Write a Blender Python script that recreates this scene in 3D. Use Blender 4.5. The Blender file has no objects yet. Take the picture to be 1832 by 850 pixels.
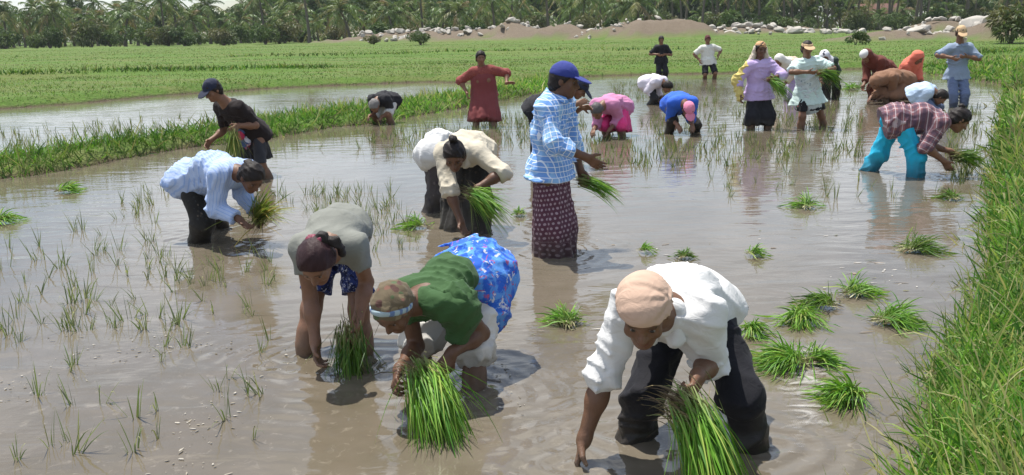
import bpy, math, random
import numpy as np
from mathutils import Vector, Matrix

random.seed(7)
RNG = np.random.default_rng(7)
SC = bpy.context.scene
COL = SC.collection
PI = math.pi
f32 = np.float32

def V3(*a):
    return np.array(a, dtype=float)
def nrm(v):
    v = np.asarray(v, float)
    return v / (np.linalg.norm(v) + 1e-12)
def smooth(a, b, x):
    t = np.clip((x - a) / (b - a), 0, 1)
    return t * t * (3 - 2 * t)

# ------------------------------------------------------------------ camera
IW, IH, FPX = 1832.0, 850.0, 1500.0
CAMH = 1.5
PITCH = math.atan((425 - 57) / FPX)
ROLL = math.radians(1.15)
_r0, _u0 = V3(1, 0, 0), V3(0, math.sin(PITCH), math.cos(PITCH))
CF = V3(0, math.cos(PITCH), -math.sin(PITCH))
CU = _u0 * math.cos(ROLL) + _r0 * math.sin(ROLL)
CR = _r0 * math.cos(ROLL) - _u0 * math.sin(ROLL)
CC = V3(0, 0, CAMH)
def ray(px, py):
    return CF + CR * ((px - IW / 2) / FPX) + CU * ((IH / 2 - py) / FPX)
def P(px, py, Y):            # world point on that line of sight at world distance Y
    d = ray(px, py)
    return CC + d * (Y / d[1])
def G(px, py, z=0.0):        # world point on the level z
    d = ray(px, py)
    return CC + d * ((z - CAMH) / d[2])
def proj(p):
    q = np.asarray(p) - CC
    w = q @ CF
    return np.stack([IW / 2 + FPX * (q @ CR) / w, IH / 2 - FPX * (q @ CU) / w, w], -1)

cd = bpy.data.cameras.new('camera')
cam = bpy.data.objects.new('camera', cd)
COL.objects.link(cam)
m = Matrix.Identity(4)
for i in range(3):
    m[i][0], m[i][1], m[i][2], m[i][3] = CR[i], CU[i], -CF[i], CC[i]
cam.matrix_world = m
cd.sensor_width = 36.0
cd.lens = 36.0 * FPX / IW
cd.clip_start, cd.clip_end = 0.05, 3000
SC.camera = cam

# ------------------------------------------------------------------ objects
def tag(o, label=None, cat=None, group=None, kind=None):
    if label: o['label'] = label
    if cat: o['category'] = cat
    if group: o['group'] = group
    if kind: o['kind'] = kind
    return o
def empty(name, loc):
    o = bpy.data.objects.new(name, None)
    o.empty_display_size = 0.1
    COL.objects.link(o)
    o.location = loc
    return o
def raw_mesh(name, verts, faces, mat=None, smoothed=True, attrs=None):
    """faces: (n,3|4) int array or list of such arrays"""
    verts = np.asarray(verts, f32)
    if not isinstance(faces, list): faces = [faces]
    faces = [np.asarray(f, np.int32) for f in faces if len(f)]
    me = bpy.data.meshes.new(name)
    nl = sum(f.size for f in faces); nf = sum(len(f) for f in faces)
    me.vertices.add(len(verts)); me.vertices.foreach_set('co', verts.ravel())
    me.loops.add(nl); me.polygons.add(nf)
    me.loops.foreach_set('vertex_index', np.concatenate([f.ravel() for f in faces]))
    tot = np.concatenate([np.full(len(f), f.shape[1], np.int32) for f in faces])
    st = np.concatenate([[0], np.cumsum(tot)[:-1]]).astype(np.int32)
    me.polygons.foreach_set('loop_start', st)
    me.polygons.foreach_set('loop_total', tot)
    if smoothed: me.polygons.foreach_set('use_smooth', np.ones(nf, bool))
    for k, a in (attrs or {}).items():
        a = np.asarray(a, f32)
        if a.ndim == 1:
            at = me.attributes.new(k, 'FLOAT', 'POINT'); at.data.foreach_set('value', a)
        elif a.shape[1] == 3:
            at = me.attributes.new(k, 'FLOAT_VECTOR', 'POINT'); at.data.foreach_set('vector', a.ravel())
        else:
            at = me.attributes.new(k, 'FLOAT_COLOR', 'POINT'); at.data.foreach_set('color', a.ravel())
    me.update(calc_edges=True)
    if mat: me.materials.append(mat)
    return me
def add_obj(name, me, parent=None, loc=(0, 0, 0)):
    o = bpy.data.objects.new(name, me)
    COL.objects.link(o)
    o.location = loc
    if parent: o.parent = parent
    return o
def copy_tree(o, parent=None):
    c = o.copy(); COL.objects.link(c)
    if parent: c.parent = parent
    for ch in list(o.children): copy_tree(ch, c)
    return c

# ------------------------------------------------------------------ materials
class NT:
    def __init__(s, name):
        s.m = bpy.data.materials.new(name); s.m.use_nodes = True
        s.t = s.m.node_tree
        s.b = s.t.nodes['Principled BSDF']; s.out = s.t.nodes['Material Output']
    def n(s, typ, ins=None, **props):
        d = s.t.nodes.new(typ)
        for k, v in props.items(): setattr(d, k, v)
        for k, v in (ins or {}).items(): s.set(d.inputs[k], v)
        return d
    def set(s, sock, v):
        if isinstance(v, bpy.types.NodeSocket): s.t.links.new(v, sock)
        else: sock.default_value = v
    def math(s, op, a, b=0.0, c=None):
        d = s.n('ShaderNodeMath', operation=op); s.set(d.inputs[0], a); s.set(d.inputs[1], b)
        if c is not None: s.set(d.inputs[2], c)
        return d.outputs[0]
    def mix(s, fac, a, b, blend='MIX'):
        d = s.n('ShaderNodeMix', data_type='RGBA', blend_type=blend)
        s.set(d.inputs[0], fac); s.set(d.inputs[6], c4(a)); s.set(d.inputs[7], c4(b))
        return d.outputs[2]
    def attr(s, name):
        return s.n('ShaderNodeAttribute', attribute_name=name)
    def noise(s, vec, scale, detail=4.0, rough=0.5, dist=0.0):
        d = s.n('ShaderNodeTexNoise', {'Scale': scale, 'Detail': detail, 'Roughness': rough, 'Distortion': dist})
        if vec is not None: s.set(d.inputs['Vector'], vec)
        return d
    def ramp(s, fac, stops, interp='LINEAR'):
        d = s.n('ShaderNodeValToRGB'); s.set(d.inputs[0], fac)
        cr = d.color_ramp; cr.interpolation = interp
        while len(cr.elements) < len(stops): cr.elements.new(0.5)
        for e, (p, c) in zip(cr.elements, stops):
            e.position = p; e.color = c4(c) if not isinstance(c, float) else (c, c, c, 1)
        return d.outputs[0]
    def bump(s, h, strength, dist, normal=None):
        d = s.n('ShaderNodeBump', {'Strength': strength, 'Distance': dist, 'Height': h})
        if normal is not None: s.set(d.inputs['Normal'], normal)
        s.t.links.new(d.outputs[0], s.b.inputs['Normal'])
        return d.outputs[0]
    def obj(s):
        return s.n('ShaderNodeTexCoord').outputs['Object']
    def scalev(s, vec, sx, sy, sz):
        d = s.n('ShaderNodeMapping'); s.set(d.inputs['Vector'], vec); d.inputs['Scale'].default_value = (sx, sy, sz)
        return d.outputs[0]
    def base(s, col, rough=None, spec=None):
        s.set(s.b.inputs['Base Color'], c4(col))
        if rough is not None: s.set(s.b.inputs['Roughness'], rough)
        if spec is not None: s.b.inputs['Specular IOR Level'].default_value = spec
def c4(c):
    if isinstance(c, bpy.types.NodeSocket): return c
    c = tuple(c)
    return c if len(c) == 4 else c + (1.0,)
def srgb(r, g, b):
    f = lambda u: u / 12.92 if u <= 0.04045 else ((u + 0.055) / 1.055) ** 2.4
    return (f(r / 255), f(g / 255), f(b / 255))

def _weave(t, col, rough=0.85, amt=0.16):
    """worn cotton: faint uneven tone, wrinkle and weave bump"""
    o = t.obj()
    nz = t.noise(o, 9.0, 5.0, 0.6)
    v = t.math('MULTIPLY_ADD', nz.outputs[0], amt * 2, 1 - amt)
    c = t.mix(1.0, col, t.n('ShaderNodeCombineColor', {0: v, 1: v, 2: v}).outputs[0], 'MULTIPLY')
    zz = t.n('ShaderNodeSeparateXYZ', {0: o}).outputs[2]
    wet = t.ramp(t.math('MULTIPLY_ADD', nz.outputs[0], .16, zz), [(.12, 1.0), (.27, 0.0)])
    c = t.mix(t.math('MULTIPLY', wet, .8), c, t.mix(.38, t.mix(1.0, c, (.4, .4, .4), 'MULTIPLY'), (.075, .06, .042)))
    t.base(c, t.math('MULTIPLY_ADD', wet, -.45, rough), 0.3)
    t.b.inputs['Sheen Weight'].default_value = 0.05
    w = t.noise(t.scalev(o, 1, 1, 1.5), 15.0, 3.0, 0.5, 1.6)
    g = t.noise(o, 260.0, 2.0)
    h = t.math('MULTIPLY_ADD', g.outputs[0], 0.08, w.outputs[0])
    t.bump(h, 0.4, 0.012)
    return t.m
def cloth(name, col, rough=0.85, amt=0.16):
    t = NT(name); return _weave(t, c4(col) if False else t.mix(0.0, col, col), rough, amt)
def _uvw(t):
    return t.n('ShaderNodeSeparateXYZ', {0: t.attr('cl').outputs['Vector']})
def plaid(name, base, ca, cb, per=0.06, wa=0.16, wb=0.05, soft=None):
    t = NT(name); s = _uvw(t); col = t.mix(0.0, base, base)
    for ax in (0, 1):
        for w, off, cc in ((wa, 0.0, ca), (wb, 0.5, cb)):
            a = t.math('ADD', s.outputs[ax], 5.0 + off * per)
            f = t.math('FRACT', t.math('DIVIDE', a, per))
            d = t.math('ABSOLUTE', t.math('SUBTRACT', f, 0.5))
            k = t.math('MULTIPLY', t.math('LESS_THAN', d, w), 0.62)
            col = t.mix(k, col, cc)
    return _weave(t, col)
def checks(name, base, line, per=0.03, w=0.12, fill=None):
    t = NT(name); s = _uvw(t); col = t.mix(0.0, base, base)
    if fill:
        nz = t.noise(t.obj(), 7.0, 2.0)
        col = t.mix(t.math('GREATER_THAN', nz.outputs[0], 0.52), base, fill)
    for ax in (0, 1):
        f = t.math('FRACT', t.math('DIVIDE', t.math('ADD', s.outputs[ax], 5.0), per))
        k = t.math('MULTIPLY', t.math('LESS_THAN', f, w), 0.8)
        col = t.mix(k, col, line)
    return _weave(t, col)
def dots(name, base, dot, per=0.045, r=0.28):
    t = NT(name); s = _uvw(t)
    y = t.math('DIVIDE', t.math('ADD', s.outputs[1], 5.0), per)
    row = t.math('MULTIPLY', t.math('MODULO', t.math('FLOOR', y), 2.0), 0.5)
    fx = t.math('SUBTRACT', t.math('FRACT', t.math('ADD', t.math('DIVIDE', t.math('ADD', s.outputs[0], 5.0), per), row)), 0.5)
    fy = t.math('SUBTRACT', t.math('FRACT', y), 0.5)
    d = t.math('SQRT', t.math('ADD', t.math('MULTIPLY', fx, fx), t.math('MULTIPLY', fy, fy)))
    col = t.mix(t.math('LESS_THAN', d, r), base, dot)
    return _weave(t, col)
def floral(name, base, cols, scale=22.0, cut=0.45):
    t = NT(name)
    o = t.attr('cl').outputs['Vector']
    n0 = t.noise(o, scale * 0.6, 2.0)
    w = t.n('ShaderNodeVectorMath', {0: o, 1: n0.outputs['Color']}, operation='MULTIPLY_ADD')
    w.inputs[1].default_value = (1, 1, 1); w.inputs[2].default_value = (0, 0, 0)
    vo = t.n('ShaderNodeTexVoronoi', {'Vector': o, 'Scale': scale}, feature='F1')
    d = t.math('MULTIPLY_ADD', n0.outputs[0], 0.5, vo.outputs['Distance'])
    pick = t.n('ShaderNodeSeparateColor', {0: vo.outputs['Color']})
    stops = [(i / len(cols), c) for i, c in enumerate(cols)]
    cc = t.ramp(pick.outputs[0], stops, 'CONSTANT')
    col = t.mix(t.math('LESS_THAN', d, cut + 0.25), base, cc)
    return _weave(t, col)
def blotch(name, base, c1, c2, scale=14.0):
    t = NT(name); o = t.attr('cl').outputs['Vector']
    a = t.noise(o, scale, 3, .6, 1.2).outputs[0]; b = t.noise(o, scale * 1.7, 3, .6, 1.5).outputs[0]; g = t.noise(o, scale * 2.6, 2, .5, .8).outputs[0]
    col = t.mix(t.ramp(a, [(.47, 0.0), (.53, 1.0)]), base, c1)
    col = t.mix(t.ramp(b, [(.60, 0.0), (.64, 1.0)]), col, c2)
    col = t.mix(t.ramp(g, [(.62, 0.0), (.66, 1.0)]), col, (.60, .62, .72))
    return _weave(t, col)
def stripes(name, base, line, per=0.02, w=0.3, ax=0):
    t = NT(name); s = _uvw(t)
    f = t.math('FRACT', t.math('DIVIDE', t.math('ADD', s.outputs[ax], 5.0), per))
    col = t.mix(t.math('LESS_THAN', f, w), base, line)
    return _weave(t, col)
def skin_mat():
    t = NT('skin'); o = t.obj()
    a = t.attr('skin').outputs['Color']
    nz = t.noise(o, 26.0, 6.0, 0.65)
    v = t.math('MULTIPLY_ADD', nz.outputs[0], 0.7, 0.65)
    c = t.mix(1.0, a, t.n('ShaderNodeCombineColor', {0: v, 1: v, 2: v}).outputs[0], 'MULTIPLY')
    t.base(c, t.math('MULTIPLY_ADD', nz.outputs[0], .35, .33), 0.4)
    t.b.inputs['Subsurface Weight'].default_value = 0.06
    t.b.inputs['Subsurface Radius'].default_value = (0.012, 0.005, 0.003)
    t.bump(t.math('ADD', nz.outputs[0], t.noise(o, 140.0, 3.0).outputs[0]), 0.3, 0.004)
    return t.m
def hair_mat(name='hair', col=(0.012, 0.009, 0.008)):
    t = NT(name); o = t.obj()
    nz = t.noise(t.scalev(o, 1.0, 1.0, 0.35), 90.0, 4.0, 0.6, 1.5)
    t.base(t.mix(nz.outputs[0], col, tuple(c * 2.2 for c in col)), 0.55, 0.25)
    t.bump(nz.outputs[0], 0.6, 0.006)
    return t.m
def leaf_mat(name, translucent=0.35, rough=0.55, hue=(1, 1, 1)):
    t = NT(name)
    a = t.attr('col').outputs['Color']
    nz = t.noise(t.obj(), 3.0, 3.0)
    v = t.math('MULTIPLY_ADD', nz.outputs[0], 0.5, 0.75)
    c = t.mix(1.0, a, t.n('ShaderNodeCombineColor', {0: v, 1: v, 2: v}).outputs[0], 'MULTIPLY')
    t.base(c, rough, 0.3)
    tr = t.n('ShaderNodeBsdfTranslucent', {'Color': t.mix(1.0, c, (1.15, 1.2, 0.7), 'MULTIPLY')})
    mx = t.n('ShaderNodeMixShader', {0: translucent, 1: t.b.outputs[0], 2: tr.outputs[0]})
    t.t.links.new(mx.outputs[0], t.out.inputs[0])
    return t.m
# ------------------------------------------------------------------ implicit bodies -> one continuous surface
class Cone:
    """tapered limb, round ends, elliptical section when ws / wf differ from 1"""
    def __init__(s, a, b, r1, r2, side=None, ws=1.0, wf=1.0, cuts=()):
        s.a, s.b = np.asarray(a, float), np.asarray(b, float)
        s.r1, s.r2, s.ws, s.wf, s.cuts = r1, r2, ws, wf, list(cuts)
        ax = s.b - s.a; s.L = max(np.linalg.norm(ax), 1e-5); s.u = ax / s.L
        if side is None: side = V3(1, 0.1, 0) if abs(s.u[0]) < 0.8 else V3(0, 1, 0)
        sd = np.asarray(side, float); sd = sd - s.u * (sd @ s.u); s.s = nrm(sd)
        s.f = np.cross(s.s, s.u); s.side = side
    def grown(s, g, gw=None):
        ws = (s.ws * (s.r1 + s.r2) / 2 + g) / ((s.r1 + s.r2) / 2 + g)
        wf = (s.wf * (s.r1 + s.r2) / 2 + g) / ((s.r1 + s.r2) / 2 + g)
        return Cone(s.a, s.b, s.r1 + g, s.r2 + g, s.side, ws, wf, s.cuts)
    def bounds(s):
        w = max(s.ws, s.wf, 1)
        return np.minimum(s.a - s.r1 * w, s.b - s.r2 * w), np.maximum(s.a + s.r1 * w, s.b + s.r2 * w)
    def dist(s, x, y, z):
        x, y, z = x - s.a[0], y - s.a[1], z - s.a[2]
        u = x * s.u[0] + y * s.u[1] + z * s.u[2]
        p = (x * s.s[0] + y * s.s[1] + z * s.s[2]) / s.ws
        q = (x * s.f[0] + y * s.f[1] + z * s.f[2]) / s.wf
        t = np.clip(u / s.L, 0, 1)
        d = np.sqrt((u - t * s.L) ** 2 + p * p + q * q) - (s.r1 + (s.r2 - s.r1) * t)
        for pt, n in s.cuts:
            pt = np.asarray(pt) - s.a
            d = np.maximum(d, (x - pt[0]) * n[0] + (y - pt[1]) * n[1] + (z - pt[2]) * n[2])
        return d
class Ell:
    def __init__(s, c, axes, r, cuts=()):
        s.c, s.ax, s.r, s.cuts = np.asarray(c, float), [np.asarray(a, float) for a in axes], r, list(cuts)
    def grown(s, g):
        return Ell(s.c, s.ax, tuple(v + g for v in s.r), s.cuts)
    def bounds(s):
        e = sum(np.abs(a) * r for a, r in zip(s.ax, s.r))
        return s.c - e, s.c + e
    def dist(s, x, y, z):
        x, y, z = x - s.c[0], y - s.c[1], z - s.c[2]
        k0 = 0; k1 = 0
        for a, r in zip(s.ax, s.r):
            v = x * a[0] + y * a[1] + z * a[2]
            k0 = k0 + (v / r) ** 2; k1 = k1 + (v / (r * r)) ** 2
        k0 = np.sqrt(k0); k1 = np.sqrt(k1)
        d = k0 * (k0 - 1) / (k1 + 1e-9)
        d = np.where(k1 < 1e-4, -min(s.r), d)
        for pt, n in s.cuts:
            pt = np.asarray(pt) - s.c
            d = np.maximum(d, (x - pt[0]) * n[0] + (y - pt[1]) * n[1] + (z - pt[2]) * n[2])
        return d

def axis_coords(lo, hi, h, fine):
    out = [lo]; x = lo
    while x < hi:
        st = h
        for a, b, hf in fine:
            if a - h * 0.5 <= x <= b: st = min(st, hf)
        x += st; out.append(x)
    return np.array(out, f32)

def polygonise(prims, h, fine=(), disp=None, subs=(), cuts=(), dilate=0.0):
    """prims: [(shape, blend)], in order; subs: [(shape, blend)] carved; returns verts, quads"""
    B = [p.bounds() for p, k in prims]
    lo = np.min([b[0] for b in B], 0) - 3 * h; hi = np.max([b[1] for b in B], 0) + 3 * h
    ax = [axis_coords(lo[i], hi[i], h, [(f[0][i], f[1][i], f[2]) for f in fine]) for i in range(3)]
    Vv = np.full([len(a) for a in ax], 0.25, f32)
    def region(b, pad):
        sl = []
        for i in range(3):
            i0 = max(0, np.searchsorted(ax[i], b[0][i] - pad) - 1)
            i1 = min(len(ax[i]), np.searchsorted(ax[i], b[1][i] + pad) + 1)
            sl.append(slice(i0, i1))
        return tuple(sl)
    def co(sl):
        return ax[0][sl[0]][:, None, None], ax[1][sl[1]][None, :, None], ax[2][sl[2]][None, None, :]
    for (p, k), b in zip(prims, B):
        sl = region(b, k + 2.5 * h)
        d = p.dist(*co(sl)).astype(f32)
        v = Vv[sl]
        if k > 1e-6:
            hh = np.clip(k - np.abs(v - d), 0, None) / k
            Vv[sl] = np.minimum(v, d) - hh * hh * k * 0.25
        else:
            Vv[sl] = np.minimum(v, d)
    for p, k in subs:
        sl = region(p.bounds(), k + 2 * h)
        d = -p.dist(*co(sl)).astype(f32); v = Vv[sl]
        hh = np.clip(k - np.abs(v - d), 0, None) / max(k, 1e-6)
        Vv[sl] = np.maximum(v, d) + hh * hh * k * 0.25
    if disp is not None:
        i, j, k = np.nonzero(np.abs(Vv) < 0.04)
        pts = np.stack([ax[0][i], ax[1][j], ax[2][k]], -1).astype(float)
        Vv[i, j, k] -= disp(pts).astype(f32)
    for pt, n in cuts:
        x, y, z = co((slice(None),) * 3)
        Vv = np.maximum(Vv, ((x - pt[0]) * n[0] + (y - pt[1]) * n[1] + (z - pt[2]) * n[2]).astype(f32))
    Vv[0], Vv[-1], Vv[:, 0], Vv[:, -1], Vv[:, :, 0], Vv[:, :, -1] = [np.maximum(q, 1e-3) for q in (Vv[0], Vv[-1], Vv[:, 0], Vv[:, -1], Vv[:, :, 0], Vv[:, :, -1])]
    return surface_net(ax, Vv)

_E = [(0, 1), (2, 3), (4, 5), (6, 7), (0, 2), (1, 3), (4, 6), (5, 7), (0, 4), (1, 5), (2, 6), (3, 7)]
def surface_net(ax, Vv):
    S = Vv < 0
    cnt = np.zeros([n - 1 for n in S.shape], np.int8)
    for a in (0, 1):
        for b in (0, 1):
            for c in (0, 1):
                cnt += S[a:S.shape[0] - 1 + a, b:S.shape[1] - 1 + b, c:S.shape[2] - 1 + c]
    I = np.argwhere((cnt > 0) & (cnt < 8))
    n = len(I)
    ids = np.full(cnt.shape, -1, np.int32); ids[I[:, 0], I[:, 1], I[:, 2]] = np.arange(n)
    corner = np.array([(c & 1, (c >> 1) & 1, (c >> 2) & 1) for c in range(8)])
    val = np.stack([Vv[I[:, 0] + c[0], I[:, 1] + c[1], I[:, 2] + c[2]] for c in corner], 1)
    acc = np.zeros((n, 3)); num = np.zeros(n)
    for a, b in _E:
        va, vb = val[:, a], val[:, b]
        x = (va < 0) != (vb < 0)
        t = np.where(x, va / np.where(x, va - vb, 1), 0)
        q = corner[a] + t[:, None] * (corner[b] - corner[a])
        acc += q * x[:, None]; num += x
    fr = acc / num[:, None]
    verts = np.stack([ax[i][I[:, i]] + fr[:, i] * (ax[i][I[:, i] + 1] - ax[i][I[:, i]]) for i in range(3)], 1)
    quads = []
    for d in range(3):
        sa = [slice(None)] * 3; sb = [slice(None)] * 3
        sa[d] = slice(0, -1); sb[d] = slice(1, None)
        A, Bq = S[tuple(sa)], S[tuple(sb)]
        E = np.argwhere(A != Bq)
        d1, d2 = (d + 1) % 3, (d + 2) % 3
        ok = (E[:, d1] > 0) & (E[:, d2] > 0) & (E[:, d1] < S.shape[d1] - 1) & (E[:, d2] < S.shape[d2] - 1)
        E = E[ok]
        fl = A[E[:, 0], E[:, 1], E[:, 2]]
        def idx(o1, o2):
            Q = E.copy(); Q[:, d1] -= o1; Q[:, d2] -= o2
            return ids[Q[:, 0], Q[:, 1], Q[:, 2]]
        q = np.stack([idx(1, 1), idx(0, 1), idx(0, 0), idx(1, 0)], 1)
        q[~fl] = q[~fl][:, ::-1]
        quads.append(q)
    return verts, np.concatenate(quads)

def keep_biggest(v, q):
    """drop stray islands so that the part is one piece"""
    n = len(v)
    lab = np.arange(n)
    for _ in range(400):
        m = lab[q].min(1)
        new = lab.copy()
        for c in range(4): np.minimum.at(new, q[:, c], m)
        new = new[new]
        if (new == lab).all(): break
        lab = new
    u, c = np.unique(lab, return_counts=True)
    keep = lab == u[c.argmax()]
    mp = np.cumsum(keep) - 1
    return v[keep], mp[q[keep[q].all(1)]]

def fold_noise(seed, amp, wl=0.09, axis=None):
    """long soft creases with a few sharp ridges"""
    r = np.random.default_rng(seed)
    W = []
    for i in range(5):
        d = nrm(r.normal(size=3))
        if axis is not None: d = nrm(d - 0.6 * axis * (d @ axis))
        e = nrm(np.cross(d, r.normal(size=3)))
        L = wl * r.uniform(1.5, 3.2)
        W.append((d * 2 * PI / L, r.uniform(0, 6.28), e * 2 * PI / (L * 2.2) + d * 2 * PI / (L * 3.1), r.uniform(0, 6.28), e * 2 * PI / (L * 2.6), r.uniform(0, 6.28)))
    def f(p):
        o = np.zeros(len(p))
        for k, ph, k2, p2, k3, p3 in W:
            s = np.sin(p @ k + ph + 1.5 * np.sin(p @ k2 + p2))
            env = 0.5 + 0.5 * np.sin(p @ k3 + p3)
            o += ((1 - np.sqrt(s * s + 0.01)) ** 2 * 1.9 - 0.45) * (0.35 + 0.9 * env)
        return o * amp / 1.6
    return f
def wrinkles(cl, seed, amp, wl=.055):
    """creases running round a limb or trunk, gathered in places"""
    r = np.random.default_rng(seed); a, b, c, d, e, g_ = r.uniform(0, 6.28, 6)
    def f(p):
        q = cl(p); x, t = q[:, 0], q[:, 1]
        ph = 2 * PI * t / wl + 1.9 * np.sin(x * 24 + a + 9 * t) + 1.2 * np.sin(p[:, 0] * 13 + p[:, 2] * 17 + b)
        s1 = (1 - np.abs(np.sin(ph * .5))) ** 2
        ph2 = 2 * PI * (t * .55 + x * .8) / (wl * 1.5) + 1.6 * np.sin(x * 17 - 11 * t + c)
        s2 = (1 - np.abs(np.sin(ph2 * .5))) ** 2
        e1 = smooth(-.2, .9, np.sin(t * 15 + d) + .7 * np.sin(x * 12 + e)); e2 = smooth(-.1, .9, np.sin(t * 11 + g_) * np.sin(x * 15 + a))
        return amp * (s1 * e1 * 1.5 + s2 * e2 * 1.5 - .25)
    return f
def pleats(center, axis, side, n, amp, L, seed=0):
    fr = np.cross(side, axis)
    r = np.random.default_rng(seed); p1, p2, p3 = r.uniform(0, 6.28, 3)
    def f(p):
        q = p - center
        a = np.arctan2(q @ fr, q @ side); t = np.clip((q @ axis) / L, 0, 1)
        return amp * (0.25 + t) * (np.sin(n * a + p1 + 1.5 * np.sin(2 * a + p2) + t) * 0.7 + 0.5 * np.sin((n * 1.9) * a + p3 + 2 * np.sin(a * 3 + 3 * t)))
    return f
def both(*fs):
    return lambda p: sum(f(p) for f in fs)
# ------------------------------------------------------------------ people
SKIN = skin_mat()
HAIR = hair_mat()
M_EYE = None
REPORT = []; CONTACTS = []
Z = V3(0, 0, 1)

def ik(a, t, l1, l2, pole):
    d = t - a; D = np.linalg.norm(d)
    mx = (l1 + l2) * 0.995
    st = 1.0
    if D > mx:
        st = min(D / mx, 1.14); l1 *= st; l2 *= st; D = min(D, (l1 + l2) * 0.995)
    D = max(D, abs(l1 - l2) + 0.03)
    u = nrm(d); q = (l1 * l1 - l2 * l2 + D * D) / (2 * D)
    h = math.sqrt(max(l1 * l1 - q * q, 0))
    pl = nrm(pole - u * (pole @ u))
    return a + u * q + pl * h, a + u * D, st

def hand_prims(w, d, n, t, s, curl, spread=1.0, fat=1.0):
    out = []
    offs = (.029, .0095, -.0095, -.027); kn = (.083, .087, .083, .076); ln = (.072, .080, .074, .058)
    for i in range(4):
        k = w + (d * kn[i] + t * offs[i]) * s
        b = w + (d * .008 + t * offs[i] * .55) * s
        out.append((Cone(b, k, .0135 * s, .0105 * s * fat), .012 * s))
    for i in range(4):
        p = w + (d * kn[i] + t * offs[i]) * s
        ang = 0.0
        dirn = nrm(d + t * offs[i] * 3.0 * spread)
        for j, (fr, bend) in enumerate(((.45, .55), (.31, .85), (.24, .6))):
            ang += bend * curl * (1 + .12 * i) + .05
            v = dirn * math.cos(ang) + n * math.sin(ang)
            e = p + v * ln[i] * fr * s
            out.append((Cone(p, e, (.0092 - .0008 * j) * s * fat, (.0084 - .0009 * j) * s * fat), .003 * s))
            p = e
    p = w + (d * .022 + t * .024) * s
    v = nrm(t * .72 + d * .62 + n * .35)
    e = p + v * .042 * s
    out.append((Cone(p, e, .0155 * s, .0112 * s), .012 * s))
    v2 = nrm(t * (.45 - .4 * curl) + d * .8 + n * (.3 + .6 * curl))
    out.append((Cone(e, e + v2 * .032 * s, .0106 * s, .0082 * s), .004 * s))
    return out

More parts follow.
